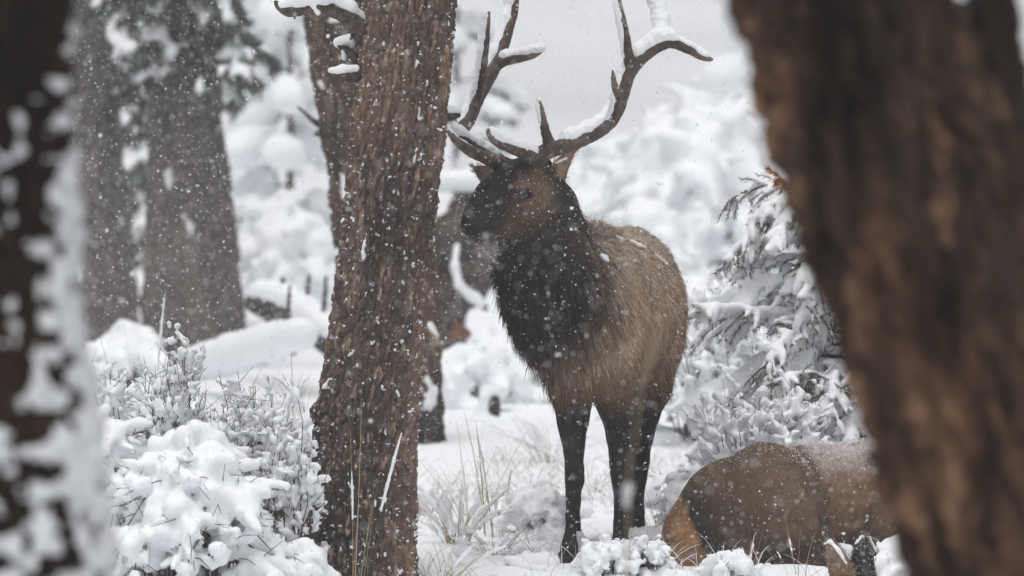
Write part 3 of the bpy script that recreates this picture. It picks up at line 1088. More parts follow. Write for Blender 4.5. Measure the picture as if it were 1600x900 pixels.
# throat and nape fringe: wet pointed locks that break the outline
fr_pts = []
for (x0, y0, x1, y1, d, n, L) in ((772, 392, 795, 470, 23.82, 60, .06), (790, 465, 850, 548, 23.88, 110, .075), (886, 300, 925, 362, 24.02, 60, .045), (915, 350, 960, 352, 24.3, 60, .045)):
    for i in range(n):
        t = i / n + rng.normal() * 0.01
        q = P(x0 + (x1 - x0) * t, y0 + (y1 - y0) * t, d + rng.normal() * 0.05)
        loc, nor, ix, ds = tree.find_nearest(Vector(q))
        fr_pts.append((np.array(loc), np.array(nor), L))
pp = np.array([f[0] for f in fr_pts])
nn = np.array([f[1] for f in fr_pts])
LL = np.array([f[2] for f in fr_pts]) * rng.uniform(0.6, 1.3, len(pp))
ff = elk_flow(pp)
ff = unit(ff - (ff * nn).sum(1, keepdims=True) * nn)
dr = unit(ff + nn * np.where((pp[:, 1] > 24.15) & (pp[:, 2] > 1.35), 1.3, 0.42)[:, None] + 0.16 * rng.normal(size=pp.shape))
sd = unit(np.cross(dr, np.array([0, 1.0, 0])))
V, Q, T, own = blades(pp - nn * 0.006, dr, sd, LL, np.full(len(pp), 0.012), np.tile([0.02, 0, -0.3], (len(pp), 1)), 3)
fg = make_mesh('mane_fringe', V, [Q, T], M_FUR, (elk_colour(pp) * rng.uniform(0.6, 1.3, (len(pp), 1)))[own], True, bull)
tag(fg, kind='stuff')


# eyes, nostril, mouth, hooves
def ellipsoid(name, c, axes, radii, mat, parent, nu=18, nv=12, col=None):
    u = np.linspace(0, 2 * np.pi, nu, endpoint=False)
    v = np.linspace(0.02, np.pi - 0.02, nv)
    U, W = np.meshgrid(u, v)
    D = np.stack([np.cos(U) * np.sin(W) * radii[0], np.sin(U) * np.sin(W) * radii[1], np.cos(W) * radii[2]], -1)
    V = c + D @ np.array(axes)
    return make_mesh(name, V.reshape(-1, 3), [ring_faces(nv, nu)], mat, col, True, parent)


hl, hn = hit(817, 304)
fwd = unit(P(735, 350, 23.57) - FR)
ax2 = unit(np.cross(hn, fwd))
ax1 = unit(np.cross(ax2, hn))
eye = ellipsoid('eye', hl - hn * 0.006, [ax1, ax2, hn], (0.030, 0.020, 0.016), M_EYE, body)
tag(eye, 'dark glossy eye')
# the other eye, mirrored through the head
hw = unit(np.cross(fwd, [0, 0, 1.0]))
mid = P(818, 300, 23.80)
oe = hl - 2 * ((hl - mid) @ hw) * hw
q, qn, _, _ = tree.find_nearest(Vector(oe))
q, qn = np.array(q), np.array(qn)
a2 = unit(np.cross(qn, fwd))
ellipsoid('eye', q - qn * 0.006, [unit(np.cross(a2, qn)), a2, qn], (0.0215, 0.0145, 0.013), M_EYE, body)
nl_, nn_ = hit(731, 352)
if nl_ is not None:
    a2 = unit(np.cross(nn_, fwd))
    ellipsoid('nostril', nl_ - nn_ * 0.003, [unit(np.cross(a2, nn_)), a2, nn_], (0.012, 0.007, 0.006), M_NOSE, body)
# mouth line
ml = []
for mx, my in ((730, 364), (738, 368), (747, 368), (756, 366), (765, 363)):
    a_, b_ = hit(mx, my)
    if a_ is not None:
        ml.append(a_ + b_ * 0.0005)
if len(ml) > 2:
    V, Q = tubes(chain(ml, [0.0022] * len(ml)), 6)
    make_mesh('mouth_line', V, [Q], M_NOSE, None, True, body)


def hoof(px, py, d, parent, s=1.0):
    c = P(px, py, d)
    for side in (-1, 1):
        pr = [(c + np.array([side * 0.022, 0.03, 0.02]) * s, c + np.array([side * 0.020 - 0.004, -0.035, -0.012]) * s, 0.026 * s, 0.017 * s),
              (c + np.array([side * 0.024, 0.035, -0.01]) * s, c + np.array([side * 0.024, -0.02, -0.016]) * s, 0.02 * s, 0.02 * s)]
        blob('hoof', pr, 0.006, 0.006, M_HORN, parent)


hoof(889, 876, 23.96, bull)
hoof(965, 876, 24.14, bull)
hoof(996, 846, 25.26, bull)
hoof(893, 850, 25.05, bull)


# ears: cupped leaves, tan within, dark behind
def ear(tip, root_, facing, width, parent, inner, outer, label=None, cup=0.45, name='ear', fur_n=260, seed=1, rnd=0.75):
    tip, root_ = np.array(tip, float), np.array(root_, float)
    L = np.linalg.norm(tip - root_)
    ax = unit(tip - root_)
    fc = np.array(facing, float)
    fc = unit(fc - (fc @ ax) * ax)
    sdv = np.cross(ax, fc)
    nv, nu = 16, 13
    t = np.linspace(0, 1, nv)
    prof = width * np.power(np.sin(np.pi * np.clip(0.20 + 0.80 * t, 0, 1)), rnd) * (1 - 0.15 * t)
    prof[-1] = 0.002
    s = np.linspace(-1, 1, nu)
    T_, S_ = np.meshgrid(t, s, indexing='ij')
    an = S_ * (1.25 - 0.55 * T_)
    W = prof[:, None]
    X = W * np.sin(an) / np.sin(1.0)
    Dp = -W * cup * 1.6 * (np.cos(an) - np.cos(1.0))
    mid_ = root_ + ax * L * T_[..., None] + sdv * X[..., None] + fc * Dp[..., None] - fc * (0.02 * np.sin(np.pi * T_))[..., None]
    th_ = 0.005 * (1 - 0.6 * T_)[..., None]
    A = mid_ + fc * th_ * 0.5
    B = mid_ - fc * th_ * 0.5
    V = np.concatenate([A.reshape(-1, 3), B.reshape(-1, 3)])
    n0 = nv * nu
    i = (np.arange(nv - 1)[:, None] * nu + np.arange(nu - 1)[None]).ravel()
    q = np.stack([i, i + 1, i + nu + 1, i + nu], 1)
    bd = np.concatenate([np.arange(nu), np.arange(1, nv) * nu + nu - 1, (nv - 1) * nu + np.arange(nu - 2, -1, -1), np.arange(nv - 2, 0, -1) * nu])
    bn = np.roll(bd, -1)
    rim = np.stack([bd, bd + n0, bn + n0, bn], 1)
    rimw = smooth(0.72, 1.0, np.abs(S_)).reshape(-1, 1)
    ci = np.array(inner) * (1 - 0.55 * rimw) + np.array(outer) * 0.55 * rimw
    co = np.tile(outer, (n0, 1))
    col = np.concatenate([ci, co]) * (1 + 0.25 * fbm(V * 60, 2, 3))[:, None]
    e = make_mesh(name, V, [q, q[:, ::-1] + n0, rim], M_COAT, col, True, parent)
    rr = np.random.default_rng(seed)
    k = rr.integers(0, n0, fur_n)
    inn = rr.random(fur_n) < 0.55
    rt_ = np.where(inn[:, None], A.reshape(-1, 3)[k], B.reshape(-1, 3)[k]) + 0.003 * rr.normal(size=(fur_n, 3))
    dn = np.where(inn[:, None], fc, -fc)
    dd = unit(ax * 1.0 + dn * 0.45 + 0.35 * rr.normal(size=(fur_n, 3)))
    V, Q, T, own = blades(rt_, dd, unit(np.cross(dd, rr.normal(size=(fur_n, 3)))), rr.uniform(0.012, 0.03, fur_n), np.full(fur_n, 0.004), np.zeros((fur_n, 3)), 2)
    cf = np.where(inn[:, None], np.array(inner), np.array(outer)) * rr.uniform(0.7, 1.4, (fur_n, 1))
    h = make_mesh('ear_hair', V, [Q, T], M_FUR, cf[own], True, e)
    tag(h, kind='stuff')
    if label:
        e['label'] = label
    return e


TAN = (0.34, 0.235, 0.16)
DRK = (0.032, 0.027, 0.025)
e1 = ear(P(900, 234, 23.90), P(864, 294, 23.84), (0.80, -0.60, -0.10), 0.062, bull, TAN, DRK, 'tall ear, tan inside and dark behind', 0.5, seed=5)
blob('snow_cap', [(P(868, 254, 23.86), P(884, 247, 23.88), 0.007, 0.006)], 0.004, 0.004, M_SNOW, e1, 0.003, 60)
e2 = ear(P(738, 260, 23.86), P(778, 292, 23.78), (-0.05, -0.95, -0.35), 0.058, bull, TAN, DRK, 'ear on the far side, tan inside with a dark rim', 0.4, seed=6)
blob('snow_cap', [(P(752, 260, 23.92), P(775, 268, 23.93), 0.006, 0.007)], 0.004, 0.004, M_SNOW, e2, 0.003, 60)


# antlers
def antler(name, paths, parent, seed, label):
    prims = []
    for path in paths:
        sp = spline([list(P(x, y, d)) + [R(rp)] for x, y, d, rp in path], 9 * len(path))
        prims += chain(sp[:, :3], np.maximum(sp[:, 3], 0.003))
    A = np.min([np.minimum(a, b) for a, b, _, _ in prims], 0) - 0.05
    B = np.max([np.maximum(a, b) for a, b, _, _ in prims], 0) + 0.05
    f = Field(A, B, 0.0062).group(prims, 0.0022)
    f.noise(0.0030, 55, seed, 2)
    V, Q = f.mesh(1)
    lo = np.array([0.052, 0.036, 0.028])
    hi = np.array([0.20, 0.145, 0.10])
    rt_ = P(815, 255, 23.85)
    # ivory tips: worn pale towards the ends of the tines
    tips = np.array([P(x[-1][0], x[-1][1], x[-1][2]) for x in paths])
    dt = np.min(np.linalg.norm(V[:, None] - tips[None], axis=2), axis=1)
    t = smooth(0.13, 0.02, dt) * 0.8 + 0.25 * fbm(V * 20, 2, seed)
    t = np.clip(t + 0.12, 0, 1)[:, None]
    c = (lo * (1 - t) + hi * t) * (1 + 0.3 * fbm(V * 70, 2, seed + 1))[:, None]
    o = make_mesh(name, V, [Q], M_ANTLER, np.clip(c, .01, 1), True, parent)
    o['label'] = label
    return o


near = [
    [(838, 254, 23.80, 13), (848, 240, 23.81, 12), (872, 231, 23.86, 11.5), (910, 217, 23.96, 11.5), (944, 197, 24.06, 12), (963, 172, 24.13, 11.5), (973, 142, 24.17, 11), (984, 110, 24.2, 11.5), (1004, 88, 24.22, 10.5), (1030, 70, 24.24, 10), (1050, 66, 24.26, 8.5), (1075, 76, 24.27, 7.5), (1098, 89, 24.28, 5.5), (1113, 93, 24.28, 2.5)],
    [(842, 250, 23.80, 12), (826, 242, 23.76, 10.5), (804, 233, 23.68, 8.5), (782, 224, 23.58, 7), (768, 213, 23.51, 5), (763, 203, 23.48, 2.5)],
    [(862, 234, 23.84, 10), (856, 218, 23.78, 8), (850, 195, 23.71, 6), (846, 175, 23.66, 4.5), (842, 156, 23.64, 2)],
    [(950, 192, 24.07, 9), (960, 176, 24.0, 7), (964, 155, 23.93, 5.5), (960, 130, 23.88, 4.2), (957, 110, 23.86, 1.8)],
    [(988, 106, 24.2, 10), (981, 84, 24.16, 8), (977, 55, 24.12, 6.5), (971, 25, 24.1, 5), (966, -4, 24.09, 3)],
    [(1026, 72, 24.24, 9), (1034, 48, 24.28, 8), (1031, 20, 24.32, 7), (1022, -8, 24.34, 6), (1012, -40, 24.36, 3)],
]
far = [
    [(788, 260, 23.86, 12.5), (770, 247, 23.90, 12), (744, 234, 24.0, 11.5), (724, 220, 24.12, 11), (722, 205, 24.22, 10.5), (733, 185, 24.28, 10.5), (744, 158, 24.32, 10.5), (758, 130, 24.36, 11), (772, 104, 24.4, 11), (783, 78, 24.42, 10), (794, 45, 24.46, 8.5), (803, 12, 24.5, 7), (806, -25, 24.52, 4)],
    [(786, 260, 23.84, 11.5), (760, 247, 23.74, 9.5), (735, 236, 23.63, 8), (714, 221, 23.54, 6), (700, 204, 23.49, 3), (697, 198, 23.48, 2)],
    [(782, 258, 23.87, 11), (756, 240, 23.80, 9.5), (730, 222, 23.72, 8), (710, 209, 23.66, 5.5), (696, 197, 23.62, 2.5)],
    [(744, 158, 24.32, 9), (752, 120, 24.26, 7), (757, 80, 24.22, 6), (761, 45, 24.2, 4.5), (764, 18, 24.19, 2)],
    [(774, 100, 24.4, 9), (790, 94, 24.38, 8), (812, 90, 24.36, 7.5), (832, 85, 24.34, 6), (850, 76, 24.33, 3.5)],
]
a1 = antler('antler', near, bull, 5, 'sweeping antler with six points, snow along its upper side')
a2_ = antler('antler', far, bull, 6, 'antler on the far side rising beside the pine trunk')


def snow_on(path, parent, prims, side=(0, 0), t0=0.0, t1=1.0, thick=7.0, lift=1.0):
    """snow bank lying along a tine; side shifts it to the weather side (px)"""
    sp = spline([list(x) for x in path], 8 * len(path))
    n = len(sp)
    sp = sp[int(n * t0):max(int(n * t1), int(n * t0) + 2)]
    m = len(sp)
    q = []
    for i, (x, y, d, rp) in enumerate(sp):
        tt = thick * 1.22 * float(0.95 + 0.35 * vnoise(np.array([i * 0.45 + x * 0.01, y * 0.01, 0.5]), 7)) * min(1, (i + 1) / 3, (m - i) / 3 + 0.2)
        q.append((P(x + side[0], y - lift * (rp * 0.75 + tt * 0.35) + side[1], d - 0.004), R(tt)))
    prims += [(q[i][0], q[i + 1][0], q[i][1], q[i + 1][1]) for i in range(m - 1)]


s1, s2 = [], []
snow_on(near[0], a1, s1, (-3, 0), 0.17, 0.38, 9.0, 1.0)
snow_on(near[0], a1, s1, (-9, 2), 0.38, 0.60, 7.0, 0.4)
snow_on(near[0], a1, s1, (-4, 0), 0.57, 0.80, 10.0, 1.0)
snow_on(near[0], a1, s1, (0, 0), 0.78, 0.96, 4.5, 1.0)
snow_on(near[1], a1, s1, (2, 0), 0.1, 0.9, 6.5, 1.0)
snow_on(near[2], a1, s1, (-4, 0), 0.05, 0.95, 2.5, 0.0)
s1.append((P(842, 155, 23.63), P(842, 151, 23.63), R(3.2), R(2.5)))
snow_on(near[4], a1, s1, (-5, 0), 0.1, 0.98, 4.0, 0.0)
snow_on(near[5], a1, s1, (-1, 0), 0.05, 0.98, 10.5, 0.15)
snow_on(near[3], a1, s1, (-6, 0), 0.1, 0.6, 4.0, 0.0)
snow_on(far[0], a2_, s2, (-9, 0), 0.38, 0.99, 6.5, 0.1)
snow_on(far[3], a2_, s2, (-7, 0), 0.02, 1.0, 4.6, 0.0)
snow_on(far[4], a2_, s2, (3, 0), 0.12, 0.97, 6.0, 1.0)
snow_on(far[2], a2_, s2, (2, -1), 0.05, 0.98, 6.5, 1.0)
snow_on(far[1], a2_, s2, (0, 0), 0.35, 0.98, 2.6, 1.0)
tag(blob('snow_cap', s1, 0.0049, 0.003, M_SNOW, a1, 0.0060, 85, 0, 3), kind='stuff')
tag(blob('snow_cap', s2, 0.0049, 0.003, M_SNOW, a2_, 0.0060, 85, 0, 4), kind='stuff')


# ------------------------------------------------------------------ bits of snow caught in a coat
def flakes_at(p, rad, seed, squash=None):
    """small bent plates of ice"""
    r = np.random.default_rng(seed)
    n = len(p)
    base_ = np.array([[1.1, 0, 0.0], [0, 1.0, 0.25], [-1.1, 0, 0], [0, -1.0, 0.25]])
    q = r.normal(size=(n, 4))
    q /= np.linalg.norm(q, axis=1, keepdims=True)
    a, b, c, d = q.T
    Rm = np.stack([1 - 2 * (c * c + d * d), 2 * (b * c - a * d), 2 * (b * d + a * c), 2 * (b * c + a * d), 1 - 2 * (b * b + d * d), 2 * (c * d - a * b),
                   2 * (b * d - a * c), 2 * (c * d + a * b), 1 - 2 * (b * b + c * c)], 1).reshape(n, 3, 3)
    s = rad[:, None, None] * r.uniform(0.7, 1.3, (n, 4, 1))
    V = np.einsum('nij,vj->nvi', Rm, base_) * s + p[:, None]
    tri = np.array([[0, 1, 2], [0, 2, 3]])
    T = (np.arange(n) * 4)[:, None, None] + tri[None]
    return V.reshape(-1, 3), T.reshape(-1, 3)


def dust(V, Q, n, parent, seed, weight, rmin, rmax, off):
    p, nr, r = surface_samples(V, Q, n, seed, weight)
    rad = r.uniform(rmin, rmax, n) * r.uniform(0.6, 1.2, n)
    W, T = flakes_at(p + nr * off[0] + nr * (r.random(n) * off[1])[:, None], rad, seed)
    o = make_mesh('snow_dusting', W, [T], M_FLAKE, None, True, parent)
    tag(o, kind='stuff')
    return o


def crumbs(n, parent, seed, rmin, rmax):
    """loose grains standing on the snow body made last, so that its edge crumbles"""
    V, Q = blob.last
    if len(Q) < 10:
        return
    p, nr, r = surface_samples(V, Q, n, seed, None)
    rad = rmin + (rmax - rmin) * r.random(n) ** 2
    W, T = flakes_at(p + nr * (r.random(n) * 0.7 * rad)[:, None], rad, seed)
    tag(make_mesh('snow_crumb', W, [T], M_FLAKE, None, True, parent), kind='stuff')


dust(EV, EQ, 2600, bull, 9, lambda c: 0.25 + 1.5 * smooth(0.9, 1.5, c[:, 2]), 0.0012, 0.0034, (0.008, 0.022))
# the small drifts lying on withers and back
sn = []
for (x, y, x1, y1, rr_) in ((985, 381, 998, 388, 3.5), (998, 387, 1006, 390, 2.5), (1020, 400, 1030, 408, 2.2), (1030, 408, 1040, 416, 2.0), (936, 403, 944, 404, 4), (940, 408, 946, 410, 3), (960, 372, 968, 376, 2)):
    a_, an_ = hit(x, y)
    b_, bn_ = hit(x1, y1)
    if a_ is not None and b_ is not None:
        sn.append((a_ + an_ * 0.014, b_ + bn_ * 0.014, R(rr_), R(rr_ * 0.9)))
if sn:
    o = blob('snow_patch', sn, 0.005, 0.004, M_SNOW, bull, 0.003, 70)
    tag(o, kind='stuff')


# ------------------------------------------------------------------ bedded cow
cow = thing('elk', 'brown elk lying with its pale rump towards the bull, head hidden behind the right trunk', 'elk', (P(1240, 0, 24.4)[0], 24.4, 0.0), 'elk in the snow')
f2 = Field([P(1010, 0, 23.8)[0], 23.72, -0.16], [P(1640, 0, 25.1)[0], 25.15, 1.02], 0.016)
ct = [
    ('e', P(1198, 808, 24.20), (0.235, 0.26, 0.325), 0.0),
    ('e', P(1232, 822, 24.06), (0.150, 0.20, 0.26), 0.0),
    ('e', P(1140, 812, 24.32), (0.225, 0.26, 0.265), 0.0),
    ('e', P(1105, 842, 24.38), (0.195, 0.24, 0.215), 0.2),
    ('e', P(1092, 868, 24.30), (0.150, 0.2, 0.16), 0.0),
]
f2.group(ct, 0.022)
f2.group([('e', P(1275, 812, 24.68), (0.36, 0.25, 0.335), 0.0), ('e', P(1380, 806, 24.70), (0.42, 0.27, 0.335), 0.0), ('e', P(1470, 800, 24.65), (0.32, 0.25, 0.32), 0.0), ('e', P(1395, 812, 24.40), (0.115, 0.13, 0.135), 0.0)], 0.015, 0.006)
f2.group(caps([(1230, 870, 24.0, 26), (1300, 886, 23.95, 17), (1240, 895, 23.9, 13)]) + caps([(1390, 830, 24.3, 30), (1430, 878, 24.22, 18), (1370, 884, 24.2, 15), (1340, 892, 24.2, 12)])
         + caps([(1490, 770, 24.55, 66), (1520, 690, 24.5, 42), (1545, 620, 24.45, 34)]) + caps([(1545, 612, 24.45, 30), (1575, 622, 24.40, 27), (1612, 640, 24.34, 15)]), 0.012, 0.03)
f2.noise(0.012, 8, 14)
CV, CQ = f2.mesh(2)


def cow_colour(p):
    n1 = fbm(p * 7, 3, 71)
    n2 = fbm(p * 28, 2, 72)
    brown = np.array([0.108, 0.070, 0.047])
    dk = np.array([0.034, 0.028, 0.026])
    tan = np.array([0.31, 0.17, 0.085])
    c = np.tile(brown, (len(p), 1)) * (1 + 0.25 * n1)[:, None]
    fl_k = (smooth(24.30, 24.42, p[:, 1]) * smooth(P(1225, 0, 24.2)[0], P(1262, 0, 24.2)[0], p[:, 0]))[:, None]     # redder flank in front of the haunch
    c = c * (1 - fl_k) + np.array([0.175, 0.108, 0.068]) * (1 + 0.2 * n1)[:, None] * fl_k
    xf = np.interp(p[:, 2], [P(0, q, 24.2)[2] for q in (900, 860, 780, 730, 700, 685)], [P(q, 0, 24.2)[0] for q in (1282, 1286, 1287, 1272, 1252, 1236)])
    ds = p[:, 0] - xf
    fold_shade = (smooth(-0.012, 0.004, ds) * smooth(0.075, 0.0, ds))[:, None] * 0.6                 # shade of the crease before the haunch, painted into the coat
    c = c * (1 - fold_shade) + dk * 1.1 * fold_shade
    pw = (smooth(0.30, 0.52, p[:, 2] + 0.05 * n1 + 0.03 * n2) * smooth(0.0, 0.05, ds))[:, None] * 0.5      # powder lying on the back
    c = c * (1 - pw) + np.array([0.50, 0.50, 0.51]) * pw
    # rump disc: everything behind a line curving down across the haunch
    zs_ = [P(0, q, 24.2)[2] for q in (900, 880, 850, 810, 770, 740)]
    xs_ = [P(q, 0, 24.2)[0] for q in (1142, 1126, 1098, 1077, 1066, 1062)]
    s = np.interp(p[:, 2], zs_, xs_) - p[:, 0] + 0.018 * n1 + 0.02 * n2
    wd_ = smooth(-0.20, -0.02, s)[:, None] * smooth(0.42, 0.22, p[:, 2] + 0.05 * n1)[:, None]
    c = c * (1 - wd_) + dk * wd_
    wt = smooth(-0.012, 0.018, s)[:, None]
    c = c * (1 - wt) + tan * (0.85 + 0.5 * fbm(p * np.array([10, 10, 22.0]), 2, 77))[:, None] * wt
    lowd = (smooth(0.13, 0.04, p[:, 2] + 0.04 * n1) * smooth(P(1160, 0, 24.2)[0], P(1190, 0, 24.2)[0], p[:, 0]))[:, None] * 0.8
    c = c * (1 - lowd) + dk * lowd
    nk_ = smooth(P(1500, 0, 24.5)[0], P(1540, 0, 24.5)[0], p[:, 0])[:, None]
    c = c * (1 - nk_) + dk * 1.4 * nk_
    return np.clip(c * (1 + 0.22 * n2)[:, None], .005, 1)


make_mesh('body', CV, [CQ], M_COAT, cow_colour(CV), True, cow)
p, nrm, r = surface_samples(CV, CQ, 21000, 13, lambda c: np.where(c[:, 0] < P(1440, 0, 24)[0], 1.0, 0.25))
fl = np.tile(np.array([-0.85, 0.0, -0.55]), (len(p), 1))
fl = unit(fl - (fl * nrm).sum(1, keepdims=True) * nrm)
dr = unit(fl + nrm * np.clip(0.15 + 0.05 * r.normal(size=(len(p), 1)), 0.03, 1) + 0.13 * r.normal(size=p.shape))
V, Q, T, own = blades(p - nrm * 0.003, dr, unit(np.cross(dr, nrm) + 0.5 * r.normal(size=p.shape)), 0.024 * r.uniform(0.6, 1.3, len(p)), 0.0052 * r.uniform(0.6, 1.3, len(p)), -nrm * 0.12, 2)
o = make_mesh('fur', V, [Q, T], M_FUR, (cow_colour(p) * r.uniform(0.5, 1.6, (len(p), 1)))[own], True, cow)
tag(o, kind='stuff')
dust(CV, CQ, 17000, cow, 19, lambda c: 0.04 + 3.0 * smooth(0.33, 0.53, c[:, 2]) * (0.25 + 0.75 * smooth(24.25, 24.55, c[:, 1])), 0.0012, 0.0034, (0.006, 0.012))
ear(P(1520, 560, 24.4), P(1540, 600, 24.42), (0.4, -0.9, 0), 0.04, cow, TAN, DRK, None, 0.4, seed=8)
ear(P(1575, 556, 24.5), P(1560, 600, 24.46), (0.4, -0.9, 0), 0.04, cow, TAN, DRK, None, 0.4, seed=9)
ellipsoid('eye', P(1580, 612, 24.325), [np.array([1., 0, 0]), np.array([0, 0, 1.]), np.array([0, 1., 0])], (0.018, 0.013, 0.012), M_EYE, cow)

# ------------------------------------------------------------------ the third elk: only its ears rise over the edge of the drift
calf = thing('elk', 'third elk low in the snow, only its two snow dusted ears showing', 'elk', (P(1360, 0, 22.4)[0], 22.4, float(ground_z(P(1360, 0, 22.4)[0], 22.4))), 'elk in the snow')
f3 = Field([P(1230, 0, 22.0)[0], 21.75, -0.75], [P(1700, 0, 22.8)[0], 23.15, 0.08], 0.015)
f3.group([('e', P(1500, 1010, 22.55), (0.36, 0.22, 0.24), 0.0), ('e', P(1600, 1015, 22.6), (0.26, 0.22, 0.23), 0.0)], 0.03)
f3.group(caps([(1400, 985, 22.5, 44), (1345, 952, 22.42, 34), (1325, 930, 22.38, 27)]) + caps([(1325, 930, 22.36, 25), (1300, 950, 22.2, 22), (1280, 975, 22.05, 15)]), 0.012, 0.03)
KV, KQ = f3.mesh(2)
kc = np.tile(np.array([0.115, 0.075, 0.05]), (len(KV), 1)) * (1 + 0.3 * fbm(KV * 12, 3, 5))[:, None]
make_mesh('body', KV, [KQ], M_COAT, kc, True, calf)
k1 = ear(P(1293, 844, 22.34), P(1322, 916, 22.36), (-0.35, -0.9, 0.0), 0.052, calf, TAN, (0.10, 0.08, 0.065), 'ear showing its tan inside, snow on its edge', 0.4, fur_n=700, seed=11, rnd=0.42)
k2 = ear(P(1352, 838, 22.40), P(1348, 918, 22.40), (0.35, 0.9, 0.0), 0.056, calf, TAN, (0.035, 0.033, 0.034), 'ear showing its dark back, rimmed with snow', 0.4, fur_n=700, seed=12, rnd=0.42)
blob('snow_cap', [(P(1288, 850, 22.33), P(1297, 845, 22.33), R(2), R(2.5)), (P(1297, 845, 22.33), P(1310, 860, 22.31), R(3), R(2.6)), (P(1310, 860, 22.31), P(1322, 880, 22.3), R(3.2), R(2))], 0.005, 0.004, M_SNOW, k1, 0.004, 60)
blob('snow_cap', [(P(1336, 850, 22.38), P(1347, 839, 22.40), R(1.8), R(2.8)), (P(1347, 839, 22.40), P(1358, 841, 22.40), R(3), R(2.6)), (P(1358, 841, 22.4), P(1370, 862, 22.40), R(2.4), R(1.6))], 0.005, 0.004, M_SNOW, k2, 0.004, 60)
ellipsoid('eye', P(1303, 948, 22.13), [np.array([1., 0, 0]), np.array([0, 0, 1.]), np.array([0, 1., 0])], (0.016, 0.012, 0.012), M_EYE, calf)
for e_, n_ in ((k1, 90), (k2, 190)):
    vv = np.array([v.co[:] for v in e_.data.vertices])
    rr = np.random.default_rng(n_)
    pk = vv[rr.integers(0, len(vv), n_)] + rr.normal(size=(n_, 3)) * 0.006 + np.array([0, -0.008, 0])
    W, T = flakes_at(pk, rr.uniform(0.0015, 0.0035, n_), n_)
    o = make_mesh('snow_dusting', W, [T], M_FLAKE, None, True)
    o.parent = e_
    tag(o, kind='stuff')
for path_, par_, sd_ in ((s1, a1, 31), (s2, a2_, 32)):
    r = np.random.default_rng(sd_)
    k = r.integers(0, len(path_), 700)
    A_ = np.array([path_[i][0] for i in k])
    h_ = np.array([path_[i][2] for i in k])
    dv = unit(r.normal(size=(700, 3)))
    W, T = flakes_at(A_ + dv * (h_ * 1.08)[:, None], r.uniform(0.0015, 0.0045, 700), sd_)
    tag(make_mesh('snow_crumb', W, [T], M_FLAKE, None, True, par_), kind='stuff')
